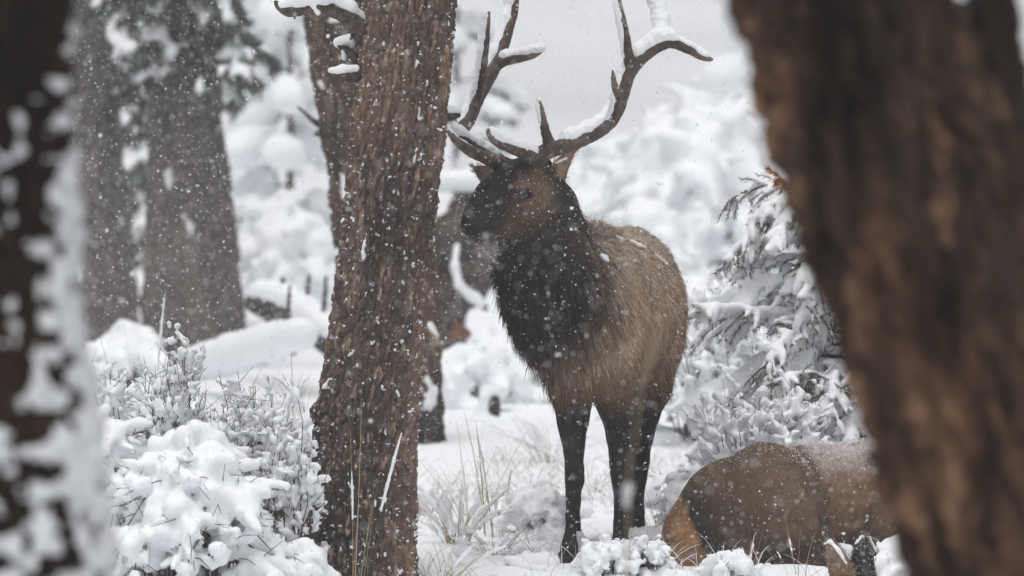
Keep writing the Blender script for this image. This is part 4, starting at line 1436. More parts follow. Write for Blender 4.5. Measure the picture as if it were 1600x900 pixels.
#@@PART4
# ------------------------------------------------------------------ snow laden plants
def bush(name, label, cat, px, d, width, height, n, snow_r, snow_p, vox, seed, style='upright', group=None, lean=0.0, tang=2, thick=0.007, zoff=0.0, amp=0.35, low=0.25, heap=(0.05, 0.12), root=None):
    """stems fan out of one root; snow lies in clots along the outer wood"""
    if style == 'mound' and height < 0.45:            # low ones are drifted in down to the ground
        low, heap = 0.06, (0.16, 0.32)
    r = np.random.default_rng(seed)
    x = (px - 800) / FPX * d
    b = np.array([x, d, float(ground_z(x, d)) - 0.03 + zoff])
    rt = thing(name, label, cat, b, group)
    wood, snow = [], []
    for i in range(n):
        az = i * 2.399 + r.normal() * 0.2
        s = math.sqrt((i + 0.5) / n)
        o2 = np.array([math.cos(az), math.sin(az), 0]) * width * 0.5 * s * r.uniform(0.85, 1.1)
        if style == 'upright':
            end = b + o2 + np.array([lean * height, 0, height * (1 - 0.35 * s * s) * r.uniform(0.72, 1.05)])
            ctl = b + o2 * 0.55 + np.array([0, 0, height * 0.45])
            nsub, tl, up, dp = 9, 0.20 * height, (0.0, 0.6), 0.05
        else:
            hh = height * math.sqrt(max(0.0, 1 - 0.92 * s * s)) * r.uniform(0.85, 1.08)
            end = b + o2 * 1.05 + np.array([0, 0, hh * 0.86 + 0.02])
            ctl = b + o2 * 0.45 + np.array([0, 0, hh * 1.18 + 0.10 * height])
            nsub, tl, up, dp = 9, 0.16 * (width + height), (-0.45, 0.2), 0.55
        ts = np.linspace(0, 1, 8)[:, None]
        pts = (1 - ts) ** 2 * (b + o2 * (root if root is not None else 0.45 if style == 'mound' else 0.15)) + 2 * ts * (1 - ts) * ctl + ts ** 2 * end + r.normal(size=(8, 3)) * 0.012 * height * ts
        st = chain(pts, np.linspace(thick, thick * 0.3, 8))
        tw = side_twigs(pts, nsub, r, thick, tl, 0.35, up, dp)
        wood += st + tw
        for ks, (a, c, ra, rb) in enumerate(st[3:] + tw):
            main = style == 'mound' and ks < 4
            hz = (0.5 * (a + c)[2] - b[2]) / height
            if r.random() < (0.9 if main else snow_p) * smooth(low * 0.4, low * 2, hz):
                steep = abs(unit(c - a)[2])
                if steep > 0.6 and not main:                      # steep wood only holds small clots
                    for _ in range(r.integers(1, 4)):
                        h = snow_r * r.uniform(0.35, 0.95)
                        q = a + (c - a) * r.random() + r.normal(size=3) * h * 0.5
                        snow.append((q, q + np.array([r.normal(), r.normal(), 0.3]) * h * 0.5, h, h * 0.8))
                else:
                    h = snow_r * (r.uniform(0.9, 1.5) if main else r.uniform(0.4, 1.0))
                    o = np.array([r.normal() * h * 0.35, r.normal() * h * 0.35, h * 0.7])
                    e = a + (c - a) * r.uniform(0.5, 1.0)
                    snow.append((a + o, e + o, h, h * r.uniform(0.6, 1.0)))
    if style == 'mound':                             # drift heaped round the foot
        for _ in range(12):
            a_ = r.uniform(0, 2 * math.pi)
            rr_ = width * 0.5 * r.uniform(0.2, 0.95)
            h = height * r.uniform(*heap)
            q = b + np.array([math.cos(a_) * rr_, math.sin(a_) * rr_, h * 0.3])
            snow.append((q, q + np.array([r.normal() * h, r.normal() * h, 0]), h, h * 0.7))
    # bare twiglets poking out
    for _ in range(n * tang if style == 'upright' else n):
        s = wood[r.integers(len(wood))]
        dd = unit(unit(s[1] - s[0]) * 0.6 + r.normal(size=3) * 0.5 + np.array([0, 0, 0.6 if style == 'upright' else 0.1]))
        wood.append((s[1], s[1] + dd * r.uniform(0.05, 0.14) * min(1, height * 1.4) * (1 if style == 'upright' else 0.5), thick * 0.3, thick * 0.15))
    V, Q = tubes(wood, 3)
    o = make_mesh('twig_tangle', V, [Q], M_TWIG, None, True, rt)
    tag(o, kind='stuff')
    o = blob('snow_load', snow, vox, vox * (0.7 if style == 'mound' else 0.6), M_SNOW, rt, snow_r * amp, 0.55 / snow_r, 1, seed)
    tag(o, kind='stuff')
    if d < 28:
        crumbs(int(2600 * width * height + 300), rt, seed + 9, 0.003, 0.010)
    return rt


def firry(name, label, px, d, z0, z1, nb, len0, len1, snow_r, vox, seed, facing=None, per_m=260, nl=0.028, nw=0.0045, col=NEEDLE, group=None, trunk_r=0.05, droop=(0.7, 1.3), snow_p=0.85, nsub=11, extra=(), fuzzy=0):
    """a young conifer: trunk and separate boughs, each with its needles and its own pillow of snow"""
    r = np.random.default_rng(seed)
    x = (px - 800) / FPX * d
    gz = float(ground_z(x, d))
    rt = thing(name, label, 'tree', (x, d, gz), group)
    top = z1 + 0.25
    V, Q = tubes(chain([np.array([x + 0.01 * math.sin(3 * t), d, gz - 0.1 + (top - gz + 0.1) * t]) for t in np.linspace(0, 1, 9)], np.linspace(trunk_r, trunk_r * 0.2, 9)), 9)
    make_mesh('trunk', V, [Q], M_TWIG, None, True, rt)
    todo = []
    for i in range(nb):
        t = (i + 0.5 * r.random()) / nb
        z = z0 + (z1 - z0) * t
        az = i * 2.4 + r.normal() * 0.25 if facing is None else facing + r.uniform(-1.5, 1.5)
        todo.append((z, az, (len0 + (len1 - len0) * t) * r.uniform(0.75, 1.1)))
    todo += list(extra)
    for z, az, L in todo:
        bs = np.array([x, d, z])
        kf = r.uniform(0.6, 1.4) if r.random() > 0.15 else 0.6
        st, tw = bough(bs, (math.cos(az), math.sin(az), r.uniform(-0.15, 0.6)), L, r, r.uniform(*droop), nsub, r, 0.008 + 0.008 * L)
        if fuzzy:
            tw += side_twigs([q[0] for q in st] + [st[-1][1]], fuzzy, r, 0.008, 0.14, 0.25, (-0.5, 0.3), 0.35)
        V, Q = tubes(st + tw, 3)
        bo = make_mesh('bough', V, [Q], M_TWIG, None, True, rt)
        needle_mesh(st[2:] + tw, per_m, nl, nw, col, bo, int(r.integers(1e6)))
        sn = []
        for (a, c, ra, rb) in st[2:] + tw:
            if r.random() < snow_p * min(1, kf + 0.2):
                h = snow_r * kf * r.uniform(0.55, 1.2)
                o = np.array([r.normal() * h * 0.25, r.normal() * h * 0.25, h * 0.85])
                sn.append((a + o, c + o, h, h * 0.8))
        if sn:
            so_ = blob('snow_load', sn, vox, vox * 0.6, M_SNOW, bo, snow_r * 0.35, 0.6 / snow_r, 1, int(r.integers(1e6)))
            tag(so_, kind='stuff')
            if d < 28:
                crumbs(110, bo, int(z * 1000) + 7, 0.003, 0.009)
    return rt


# the young fir between the bull and the right trunk
fir = firry('young_fir', 'young fir weighed down with snow, right behind the bedded elk', 1335, 25.9, 0.22, 1.72, 72, 0.80, 0.58, 0.017, 0.0132, 301,
            per_m=330, nl=0.030, nw=0.0040, nsub=13, fuzzy=10, snow_p=0.86, droop=(0.5, 1.7), col=np.array([0.17, 0.16, 0.14]), trunk_r=0.03,
            extra=[(1.62, math.pi + 0.15, 0.76), (1.50, math.pi - 0.5, 0.72), (1.58, math.pi + 0.7, 0.68), (0.95, math.pi + 0.3, 0.82), (0.80, math.pi + 0.9, 0.82), (0.6, math.pi + 0.6, 0.84), (0.45, -1.9, 0.69), (0.7, -1.6, 0.69), (1.1, math.pi + 0.8, 0.76), (1.25, math.pi + 0.2, 0.69), (0.35, math.pi + 0.8, 0.69), (1.0, math.pi + 0.1, 0.74), (0.7, math.pi + 0.2, 0.76), (1.4, math.pi + 1.0, 0.64), (0.5, math.pi + 0.4, 0.74)])
r = np.random.default_rng(8)
st, tw = bough(P(1243, 305, 25.6), (-0.55, -0.1, 0.9), 0.17, r, 0.4, 10, r, 0.006)
V, Q = tubes(st + tw, 4)
ob = make_mesh('rusty_bough', V, [Q], M_ORANGE, None, True, fir)
ob['label'] = 'dead rust orange sprig at the trunk edge'
o = needle_mesh(st + tw, 900, 0.035, 0.006, np.array([0.42, 0.17, 0.045]), ob, 3)
blob('root_spread', caps([(1335, 720, 25.9, 20), (1335, 690, 25.9, 14)]), 0.015, 0.01, M_TWIG, fir, 0.01, 20)

bush('snowy_shrub', 'frosted twiggy bush filling the gap between the bull and the young fir', 'shrub', 1125, 27.6, 0.62, 1.15, 46, 0.020, 0.8, 0.0135, 415, 'upright', 'snow covered shrubs', thick=0.005)
bush('snowy_shrub', 'frosted round bush low behind the bedded elk, under the young fir', 'shrub', 1190, 26.9, 0.62, 0.70, 34, 0.020, 0.8, 0.0125, 416, 'mound', 'snow covered shrubs', thick=0.005)
bush('snowy_shrub', 'frosted fine twigged bush in front of the young fir, above the bedded elk', 'shrub', 1190, 25.2, 0.72, 0.86, 46, 0.0150, 0.85, 0.011, 417, 'upright', 'snow covered shrubs', thick=0.005)
bush('sagebrush', 'frosted twiggy bush in front of the sloping dark log, left of the pine', 'shrub', 432, 25.6, 0.5, 0.72, 34, 0.015, 0.75, 0.0115, 418, 'upright', 'twiggy sagebrush left of the pine', thick=0.005)
bush('sagebrush', 'frosted twiggy bush at the foot of the thick far trunks', 'shrub', 160, 26.2, 0.6, 0.80, 34, 0.016, 0.75, 0.012, 419, 'upright', 'twiggy sagebrush left of the pine', thick=0.005)
# shrubs on the left
bush('snowy_shrub', 'dense low shrub bowed under thick rounded snow, bottom left beside the near trunk', 'shrub', 290, 22.6, 0.80, 0.93, 50, 0.030, 0.5, 0.0115, 401, 'mound', 'snow covered shrubs', thick=0.008)
bush('snowy_shrub', 'low snow piled shrub squeezed against the plastered near trunk', 'shrub', 150, 23.0, 0.50, 0.86, 26, 0.030, 0.7, 0.012, 402, 'mound', 'snow covered shrubs')
bush('sagebrush', 'tall upright twiggy bush with a snowy plume, far left of the pine', 'shrub', 272, 24.0, 0.34, 1.06, 30, 0.0135, 0.75, 0.0085, 403, 'upright', 'twiggy sagebrush left of the pine', thick=0.005)
bush('sagebrush', 'broad twiggy bush in snow clots behind the dense low shrub', 'shrub', 200, 24.3, 0.70, 0.84, 56, 0.0145, 0.72, 0.0098, 404, 'upright', 'twiggy sagebrush left of the pine', thick=0.005)
bush('sagebrush', 'twiggy bush with clots of snow, second from the pine trunk on its left', 'shrub', 385, 23.9, 0.60, 0.84, 56, 0.0145, 0.72, 0.0098, 405, 'upright', 'twiggy sagebrush left of the pine', thick=0.005)
bush('sagebrush', 'thin sparse stems touching the left foot of the pine trunk', 'shrub', 462, 23.0, 0.26, 0.95, 12, 0.017, 0.55, 0.008, 406, 'upright', 'twiggy sagebrush left of the pine', thick=0.005)
bush('snowy_shrub', 'small snow heap of twigs at the left foot of the pine', 'shrub', 470, 22.8, 0.30, 0.36, 14, 0.028, 0.8, 0.010, 407, 'mound', 'snow covered shrubs')
# low shrubs around the elk
bush('snowy_shrub', 'low snowy shrub left of the bedded elk\'s pale rump', 'shrub', 1085, 25.0, 0.36, 0.36, 24, 0.014, 0.75, 0.008, 408, 'mound', 'snow covered shrubs')
bush('snowy_shrub', 'small snow loaded shrub in front of the bull\'s near hooves', 'shrub', 1000, 23.6, 0.30, 0.17, 24, 0.010, 0.8, 0.0055, 409, 'mound', 'snow covered shrubs')
bush('snowy_shrub', 'little snowy sprig just left of the bedded elk at the bottom edge', 'shrub', 940, 23.4, 0.28, 0.20, 18, 0.011, 0.8, 0.0075, 410, 'mound', 'snow covered shrubs')
bush('snowy_shrub', 'low snowy shrub with dark twigs left of the bull\'s front leg', 'shrub', 838, 25.6, 0.36, 0.24, 22, 0.014, 0.75, 0.010, 411, 'mound', 'snow covered shrubs')
bush('snowy_shrub', 'snow heap between the third elk\'s ears and the leaning trunk', 'shrub', 1405, 22.9, 0.24, 0.38, 12, 0.026, 0.85, 0.009, 412, 'mound', 'snow covered shrubs')
bush('snowy_shrub', 'small snow clotted shrub between the bull\'s legs and the bedded elk', 'shrub', 1055, 26.6, 0.40, 0.26, 20, 0.014, 0.75, 0.011, 413, 'mound', 'snow covered shrubs')
bush('snowy_shrub', 'low snowy twigs at the bottom edge in front of the bedded elk', 'shrub', 1140, 23.4, 0.30, 0.14, 10, 0.014, 0.8, 0.0075, 414, 'mound', 'snow covered shrubs')

# blurred shrubs farther back
FARB = [
    ('soft snowy shrub right behind the bull\'s rump', 1085, 33.0, 1.00, 0.95, 22, 0.060, 501),
    ('tall blurred snowy shrub above the young fir', 1085, 46.0, 1.7, 2.0, 26, 0.10, 502),
    ('round blurred snowy shrub between the bull\'s ear and its rump', 940, 47.0, 1.1, 1.65, 20, 0.09, 503),
    ('blurred snowy bush behind the bull\'s back', 1010, 44.0, 1.0, 1.25, 20, 0.08, 504),
    ('blurred snowy bush between young fir and misty hill', 1180, 52.0, 1.8, 2.2, 24, 0.11, 505),
    ('blurred snowy bush left of the bull\'s front legs', 800, 38.0, 0.7, 0.55, 16, 0.05, 506),
    ('blurred low bush right of the bull\'s hind leg', 1110, 37.0, 0.8, 0.75, 16, 0.055, 507),
    ('blurred snowy bush right of the thick far trunks', 440, 47.0, 1.1, 1.2, 20, 0.075, 508),
    ('blurred snow heaped bush at the foot of the far trunks', 200, 38.5, 0.7, 0.46, 14, 0.05, 509),
    ('blurred snowy bush behind the bull\'s throat', 735, 37.0, 0.6, 0.42, 14, 0.05, 510),
]
for lab, px, d, wd_, ht, n, sr, sd_ in FARB:
    bush('snowy_shrub', lab, 'shrub', px, d, wd_, ht, int(n * 1.5), sr * 0.62, 0.75, sr * 0.40, sd_, 'mound', 'blurred snowy shrubs in the distance', thick=0.006, low=0.05, heap=(0.05, 0.12), root=0.2)

# snow laden conifers in the mist
firry('snowy_conifer', 'snow loaded conifer, blurred, left of the leaning trunk', 452, 52.0, 0.9, 4.9, 30, 1.10, 0.55, 0.085, 0.05, 601, per_m=110, nl=0.07, nw=0.014, group='snowy conifers in the mist', trunk_r=0.05, nsub=12)
firry('snowy_conifer', 'grey green misted conifer behind the far antler', 712, 62.0, 2.2, 6.2, 26, 1.0, 0.5, 0.075, 0.055, 602, per_m=300, nl=0.08, nw=0.016, group='snowy conifers in the mist', trunk_r=0.05, nsub=12, snow_p=0.5)
firry('snowy_conifer', 'pale blurred conifer at the edge of the leaning right trunk', 1190, 70.0, 2.2, 7.0, 22, 1.0, 0.5, 0.10, 0.065, 603, per_m=90, nl=0.08, nw=0.016, group='snowy conifers in the mist', trunk_r=0.05, nsub=9)
firry('snowy_conifer', 'dark conifer behind the two thick far trunks', 260, 58.0, 1.6, 6.0, 40, 1.2, 0.9, 0.06, 0.05, 604, per_m=240, nl=0.11, nw=0.024, group='snowy conifers in the mist', trunk_r=0.15, nsub=12, snow_p=0.3)


# ------------------------------------------------------------------ dead wood
def log_thing(name, label, cat, pts, radii, dark, snow_off, snow_r, seed, vox=0.02, group=None):
    sp = spline([list(p) + [q] for p, q in zip(pts, radii)], 16)
    rt = thing(name, label, cat, (sp[0, 0], sp[0, 1], float(ground_z(sp[0, 0], sp[0, 1]))), group)
    prims = chain(sp[:, :3], sp[:, 3])
    rm = sp[:, 3].max()
    f = Field(sp[:, :3].min(0) - rm * 1.5, sp[:, :3].max(0) + rm * 1.5, vox).group(prims, rm * 0.1).noise(rm * 0.15, 1.5 / rm, seed)
    V, Q = f.mesh(1)
    make_mesh('wood', V, [Q], M_BARKFAR, np.array(dark)[None] * (1 + 0.5 * fbm(V * 15, 2, seed))[:, None], True, rt)
    q = [(p[:3] + np.array([0, 0, p[3] * snow_off]), snow_r * p[3]) for p in sp]
    blob('snow_cap', [(q[i][0], q[i + 1][0], q[i][1], q[i + 1][1]) for i in range(len(q) - 1)], vox, vox * 0.6, M_SNOW, rt, rm * 0.28, 0.5 / rm, 1, seed)
    for k_ in (4, 9, 12):
        c_ = sp[k_]
        limb('branch_stub', [c_[:3], c_[:3] + np.array([0.03, -0.12, 0.05]), c_[:3] + np.array([0.06, -0.22, 0.13 + 0.02 * k_])], [0.03, 0.022, 0.012], M_BARKFAR, rt, dark, 0.3, seed + k_)
    return rt


log_thing('fallen_log', 'snow buried log lying beside the thick far trunks', 'log', [P(300, 575, 39), P(360, 560, 38), P(420, 542, 37), P(470, 528, 36.5)], [0.09, 0.10, 0.10, 0.08], (0.06, 0.05, 0.045), 0.30, 1.3, 1)
log_thing('fallen_log', 'dark log under a snow cap, sloping down behind the pine', 'log', [P(400, 472, 41), P(440, 482, 40), P(480, 505, 39), P(525, 540, 38)], [0.085, 0.10, 0.10, 0.09], (0.045, 0.038, 0.035), 0.8, 0.95, 2)
# upturned root plate behind the bull's muzzle
rt = thing('uprooted_stump', 'upturned dark root plate with snow ledges and rusty broken wood, behind the bull\'s muzzle', 'stump', (P(725, 0, 41)[0], 41.0, float(ground_z(P(725, 0, 41)[0], 41.0))))
fl_ = Field([P(630, 0, 41)[0], 40.4, 0.1], [P(800, 0, 41)[0], 42.0, 2.2], 0.024)
fl_.group([('e', P(722, 360, 41.2), (0.22, 0.3, 0.30), 0), ('e', P(710, 440, 41.2), (0.20, 0.3, 0.32), 0), ('e', P(742, 410, 41.2), (0.17, 0.3, 0.26), 0), ('e', P(705, 530, 41.2), (0.16, 0.3, 0.24), 0)], 0.04)
fl_.noise(0.16, 4.5, 5, 4)
V, Q = fl_.mesh(1)
make_mesh('root_plate', V, [Q], M_BARKFAR, np.array([0.075, 0.06, 0.052])[None] * (1 + 0.5 * fbm(V * 9, 3, 2))[:, None], True, rt)
blob('snow_cap', [(P(668, 282, 41.0), P(745, 284, 41.1), 0.09, 0.08), (P(745, 284, 41.1), P(775, 298, 41.1), 0.07, 0.05)], 0.025, 0.02, M_SNOW, rt, 0.03, 6)
cr = limb('root', [P(718, 388, 40.8), P(714, 420, 40.75), P(722, 448, 40.75), P(745, 470, 40.8), P(760, 482, 40.85)], [0.03, 0.035, 0.035, 0.03, 0.02], M_BARKFAR, rt, [0.06, 0.05, 0.045], 0.2, 21)
cp = [P(714, 384, 40.74), P(709, 415, 40.68), P(716, 444, 40.68), P(738, 464, 40.74), P(752, 474, 40.78)]
blob('snow_cap', chain(cp, [0.022, 0.03, 0.04, 0.042, 0.03]), 0.016, 0.01, M_SNOW, cr, 0.025, 9)
f4 = Field(P(690, 548, 40.8) - 0.1, P(735, 500, 41.0) + 0.1, 0.015).group([(P(703, 528, 40.88), P(722, 522, 40.88), 0.045, 0.05), (P(715, 514, 40.88), P(732, 522, 40.88), 0.04, 0.02)], 0.01).noise(0.04, 10, 2, 3)
V, Q = f4.mesh(0)
make_mesh('broken_wood', V, [Q], M_REDWOOD, None, True, rt)


def stump(px, py0, py1, d, rad, label, seed):
    x = (px - 800) / FPX * d
    a, b = P(px, py1, d), P(px, py0, d)
    a[2] = min(a[2], float(ground_z(x, d)) - 0.05)
    rt = thing('stump', label, 'stump', (x, d, float(ground_z(x, d))))
    f = Field(np.minimum(a, b) - rad * 1.6, np.maximum(a, b) + rad * 1.6, 0.014).group([(a, b, rad * 1.15, rad * 0.85), (a, a + np.array([rad, -rad * .3, 0]), rad * 0.7, rad * 0.4)], 0.015).noise(0.035, 14, seed, 3)
    V, Q = f.mesh(1)
    make_mesh('wood', V, [Q], M_BARKFAR, np.array([0.045, 0.036, 0.033])[None] * (1 + 0.5 * fbm(V * 15, 2, seed))[:, None], True, rt)
    blob('snow_cap', [(b + np.array([-rad * 0.5, 0, rad * 0.8]), b + np.array([rad * 0.5, 0, rad * 0.7]), rad * 0.9, rad * 0.8), (b + np.array([-rad * 0.9, -rad * 0.6, 0]), b + np.array([-rad * 1.1, -rad * 0.8, -0.08]), rad * 0.6, rad * 0.5), (a + np.array([-rad * 2, -rad * 1.2, 0.04]), a + np.array([rad * 2.2, -rad, 0.04]), rad * 1.1, rad * 0.9), (b + np.array([-rad * 0.9, -rad * 0.6, 0]), a + np.array([-rad * 1.6, -rad * 1.2, 0.04]), rad * 0.5, rad * 0.8)], 0.016, 0.012, M_SNOW, rt, 0.02, 12)


stump(768, 622, 660, 35.0, 0.055, 'small dark stump with a snow cap, behind the dry green grass', 3)
stump(817, 588, 612, 39.5, 0.06, 'small dark stump near the bull\'s chest', 4)


# ------------------------------------------------------------------ grasses
def tuft(label, px, d, n, height, spread, snow_p, col, seed, arch=0.5, snow_r=0.008, group='dry grass tufts', stalk=False, width=0.0045, at=None, lean=(0, 0)):
    r = np.random.default_rng(seed)
    x = (px - 800) / FPX * d
    b = np.array([x, d, float(ground_z(x, d)) - 0.02])
    if at is not None:
        b = np.array(at, float)
    rt = thing('grass_tuft', label, 'grass', b, group)
    az = r.uniform(0, 2 * np.pi, n)
    out = np.stack([np.cos(az), np.sin(az), 0 * az], 1)
    tl = r.uniform(0.05, 1, n) * spread / height
    dr = unit(np.array([lean[0], lean[1], 1.0]) + out * tl[:, None])
    ln = height * r.uniform(0.45, 1.05, n)
    bend = out * (arch * r.uniform(0.2, 1.0, n))[:, None] + np.array([0, 0, -1.0]) * (arch * r.uniform(0.2, 1.0, n))[:, None]
    rt_ = b + out * (0.25 * spread * r.random(n))[:, None]
    sd = unit(np.cross(dr, r.normal(size=(n, 3))))
    V, Q, T, own = blades(rt_, dr, sd, ln, np.full(n, width), bend, 6)
    c = np.array(col)[None] * r.uniform(0.6, 1.35, (n, 1)) * (1 + 0.1 * r.normal(size=(n, 3)))
    o = make_mesh('blade_cluster', V, [Q, T], M_GRASS, np.clip(c, .01, 1)[own], True, rt)
    tag(o, kind='stuff')
    sn = []
    for i in range(n):
        if r.random() < snow_p:
            t0 = r.uniform(0.15, 0.6)
            t1 = min(1.0, t0 + r.uniform(0.2, 0.5))
            ts = np.linspace(t0, t1, 4)
            q = [rt_[i] + dr[i] * ln[i] * t + bend[i] * ln[i] * t * t + np.array([0, 0, snow_r * 0.6]) for t in ts]
            h = snow_r * r.uniform(0.5, 1.3)
            sn += chain(q, [h * 0.8, h, h, h * 0.6])
    if sn:
        vx = max(0.005, snow_r * 0.55)
        so_ = blob('snow_load', sn, vx, vx * 0.5, M_SNOW, rt, snow_r * 0.3, 0.7 / snow_r, 1, seed)
        tag(so_, kind='stuff')
    return rt


STRAW = (0.40, 0.31, 0.19)
tuft('snow coated arching grass clump right of the pine trunk', 715, 25.2, 60, 0.42, 0.28, 0.5, STRAW, 701, 0.45, 0.012)
tuft('snow coated grass clump against the right foot of the leaning trunk', 675, 27.0, 46, 0.36, 0.26, 0.55, STRAW, 702, 0.5, 0.012)
tuft('tall dry green and tan grass stems between the pine and the bull', 775, 25.6, 11, 0.72, 0.22, 0.12, (0.30, 0.26, 0.10), 703, 0.15, 0.007, width=0.007)
tuft('straw grass hung with snow left of the bull\'s chest', 735, 25.9, 22, 0.62, 0.25, 0.3, STRAW, 704, 0.25, 0.009)
tuft('arching snowy grass in front of the pine\'s right foot', 690, 23.4, 24, 0.36, 0.26, 0.3, STRAW, 705, 0.6, 0.009)
tuft('tall straw stalks standing against the pine trunk', 552, 22.95, 7, 0.98, 0.10, 0.35, (0.42, 0.33, 0.21), 706, 0.06, 0.007, lean=(0.10, 0), width=0.005)
tuft('straw grass at the left edge of the pine trunk', 490, 24.6, 34, 0.62, 0.30, 0.2, (0.46, 0.35, 0.20), 707, 0.3, 0.008)
tuft('blurred straw grass left of the leaning trunk', 450, 29.0, 40, 0.75, 0.40, 0.2, (0.46, 0.36, 0.22), 708, 0.2, 0.010, width=0.006)
tuft('few tall seed stems in front of the thick far trunks', 225, 27.0, 6, 1.15, 0.22, 0.45, (0.34, 0.28, 0.2), 709, 0.1, 0.006, width=0.006)
tuft('thin snowy stems in front of the bedded elk', 1165, 23.6, 9, 0.24, 0.14, 0.5, (0.42, 0.33, 0.21), 710, 0.15, 0.006, width=0.004)
tuft('thin stems in front of the bedded elk\'s flank, near the ears', 1245, 23.5, 7, 0.28, 0.16, 0.35, (0.42, 0.33, 0.21), 711, 0.15, 0.006, width=0.004)
tuft('sparse stems between the bull\'s legs and the bedded elk', 1035, 25.6, 14, 0.34, 0.28, 0.2, (0.34, 0.28, 0.2), 712, 0.25, 0.007, width=0.004)
tuft('sparse snowy grass at the bull\'s front hoof', 850, 23.9, 16, 0.22, 0.22, 0.3, (0.36, 0.3, 0.2), 713, 0.35, 0.007, width=0.004)
tuft('snow coated grass right of the tall dry stems, left of the bull\'s foreleg', 822, 27.2, 40, 0.40, 0.30, 0.55, STRAW, 714, 0.5, 0.011)
tuft('frosted grass between the bull\'s hind leg and the frosted bushes', 1050, 28.4, 40, 0.36, 0.34, 0.5, STRAW, 715, 0.45, 0.011)
tuft('low frosted grass in the middle of the open snow before the bull', 772, 24.3, 34, 0.26, 0.26, 0.45, STRAW, 716, 0.55, 0.008)
tuft('frosted grass seen between the bull\'s front legs', 925, 28.0, 34, 0.34, 0.30, 0.5, STRAW, 717, 0.5, 0.011)
tuft('pale frosted grass beside the little stump near the bull\'s chest', 860, 31.5, 40, 0.48, 0.36, 0.5, STRAW, 718, 0.4, 0.013)
tuft('straw grass in front of the snow buried log by the far trunks', 372, 32.0, 36, 0.62, 0.45, 0.25, (0.40, 0.32, 0.2), 719, 0.25, 0.010, width=0.006)
tuft('thin pale grass standing on the drift under the two far trunks', 250, 33.0, 24, 0.60, 0.45, 0.25, (0.38, 0.31, 0.2), 720, 0.25, 0.010, width=0.006)
# near, blurred stalk before the bull's hind leg
b = np.array([P(984, 0, 13.5)[0], 13.5, float(ground_z(P(984, 0, 13.5)[0], 13.5)) - 0.05])
st_ = thing('grass_stalk', 'blurred tan grass stalk in front of the bull\'s legs', 'grass', b)
sp = spline([b, P(982, 800, 13.5), P(992, 700, 13.5), P(1004, 600, 13.5), P(1030, 520, 13.5), P(1056, 478, 13.5)], 18)
V, Q = tubes(chain(sp, np.linspace(0.0036, 0.0026, 18)), 6)
make_mesh('stem', V, [Q], M_GRASS, np.tile((0.34, 0.25, 0.16), (len(V), 1)), True, st_)
pr = chain(sp[10:], [0.004, 0.006, 0.0075, 0.008, 0.007, 0.006, 0.004, 0.003])
o = blob('seed_head', pr, 0.003, 0.002, M_GRASS, st_, 0.0015, 150)
a = o.data.attributes.new('col', 'FLOAT_COLOR', 'POINT')
a.data.foreach_set('color', np.tile(np.array([0.36, 0.26, 0.17, 1], np.float32), len(o.data.vertices)))
blob('snow_cap', [(P(978, 790, 13.49), P(982, 762, 13.49), 0.008, 0.013)], 0.005, 0.005, M_SNOW, st_, 0.004, 60)

# scattered low grass and snow lumps over the open ground: nobody could count them
r = np.random.default_rng(55)
n = 4800
cl = r.random((150, 2)) * np.array([5.8, 8.5]) + np.array([-2.8, 23.3])       # blades stand in loose clumps
k = r.integers(0, 150, n)
x = cl[k, 0] + r.normal(size=n) * 0.09
y = cl[k, 1] + r.normal(size=n) * 0.12
z = ground_z(x, y) - 0.01
az = r.uniform(0, 2 * np.pi, n)
out = np.stack([np.cos(az), np.sin(az), 0 * az], 1)
fro = r.random(n) < 0.42                                                       # rimed blades are white and thicker
V, Q, T, own = blades(np.stack([x, y, z], 1), unit(np.array([0, 0, 1.0]) + out * r.uniform(0.1, 0.7, (n, 1))), unit(np.cross(out, r.normal(size=(n, 3)))), r.uniform(0.05, 0.26, n), np.where(fro, 0.007, 0.0032), out * r.uniform(0.1, 0.6, (n, 1)) - np.array([0, 0, 0.3]), 4)
c = np.where(fro[:, None], np.array([0.80, 0.81, 0.83]), np.array([0.30, 0.245, 0.17]) * r.uniform(0.4, 1.3, (n, 1)))
o = make_mesh('sparse_grass', V, [Q, T], M_GRASS, c[own], True)
tag(o, 'sparse dry and frosted grass blades poking through the snow', 'grass', kind='stuff')
lum = []
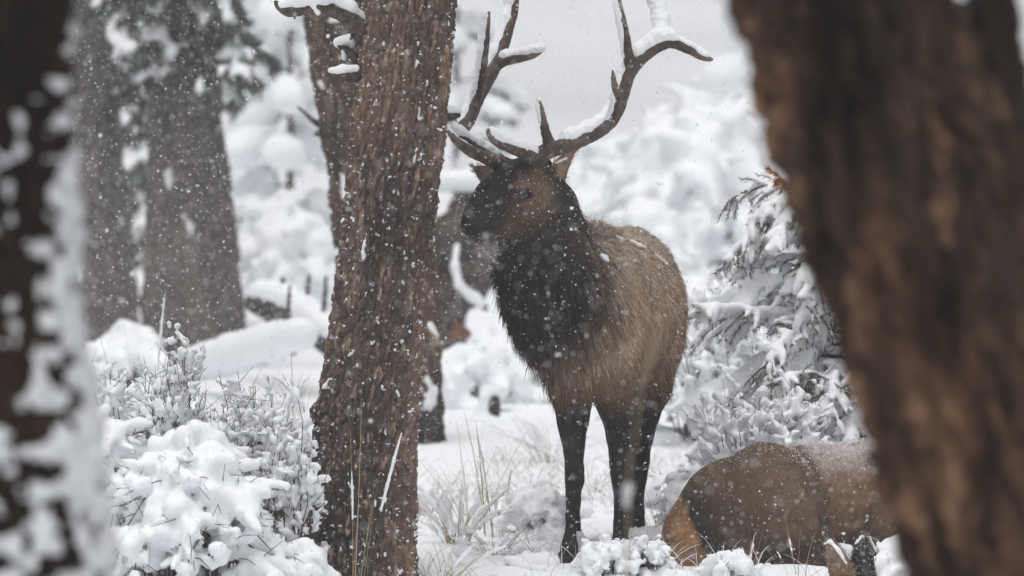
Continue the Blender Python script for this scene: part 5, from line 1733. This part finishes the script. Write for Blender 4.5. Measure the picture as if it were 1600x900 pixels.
for i in range(420):
    xx, yy = r.uniform(-2.4, 2.6), r.uniform(23.5, 30)
    h = r.uniform(0.02, 0.06)
    zz = float(ground_z(xx, yy))
    lum.append((np.array([xx, yy, zz + h * 0.1]), np.array([xx + r.normal() * 0.05, yy + r.normal() * 0.05, zz + h * r.uniform(-.2, 0.9)]), h, h * 0.7))
o = blob('snow_lump', lum, 0.028, 0.018, M_SNOW, None, 0.012, 14)
tag(o, 'lumpy snow heaped over buried tufts around the elk', 'snow', kind='stuff')
#@@PART5
# ------------------------------------------------------------------ falling snow: countless flakes through the whole air
r = np.random.default_rng(99)
n = 240000
x = r.uniform(-4.4, 4.4, n)
y = 11.8 + 40.0 * r.random(n) ** 0.9
z = ground_z(x, y) + r.random(n) * 3.4
rad = 0.0015 + 0.0034 * r.random(n) ** 2.4
rad = np.where(r.random(n) < 0.025, rad + r.uniform(0.002, 0.005, n), rad)
V, T = flakes_at(np.stack([x, y, z], 1), rad, 5)
o = make_mesh('falling_snow', V, [T], M_FLAKE, None, True)
tag(o, 'white snowflakes falling through the air in front of the elk and trees', 'snow', kind='stuff')

# ------------------------------------------------------------------ the snowy air itself
bx = np.array([[-95, -35, -3], [95, -35, -3], [95, 175, -3], [-95, 175, -3], [-95, -35, 26], [95, -35, 26], [95, 175, 26], [-95, 175, 26]], float)
o = make_mesh('haze', bx, [np.array([[0, 3, 2, 1], [4, 5, 6, 7], [0, 1, 5, 4], [1, 2, 6, 5], [2, 3, 7, 6], [3, 0, 4, 7]])], None, None, False)
m = bpy.data.materials.new('haze_air')
m.use_nodes = True
t = m.node_tree
t.nodes.clear()
pv = t.nodes.new('ShaderNodeVolumePrincipled')
pv.inputs['Color'].default_value = (0.93, 0.94, 0.96, 1)
pv.inputs['Density'].default_value = 0.0015
pv.inputs['Anisotropy'].default_value = 0.0
mo = t.nodes.new('ShaderNodeOutputMaterial')
t.links.new(pv.outputs[0], mo.inputs['Volume'])
o.data.materials.append(m)
tag(o, 'pale snowy air', kind='stuff')
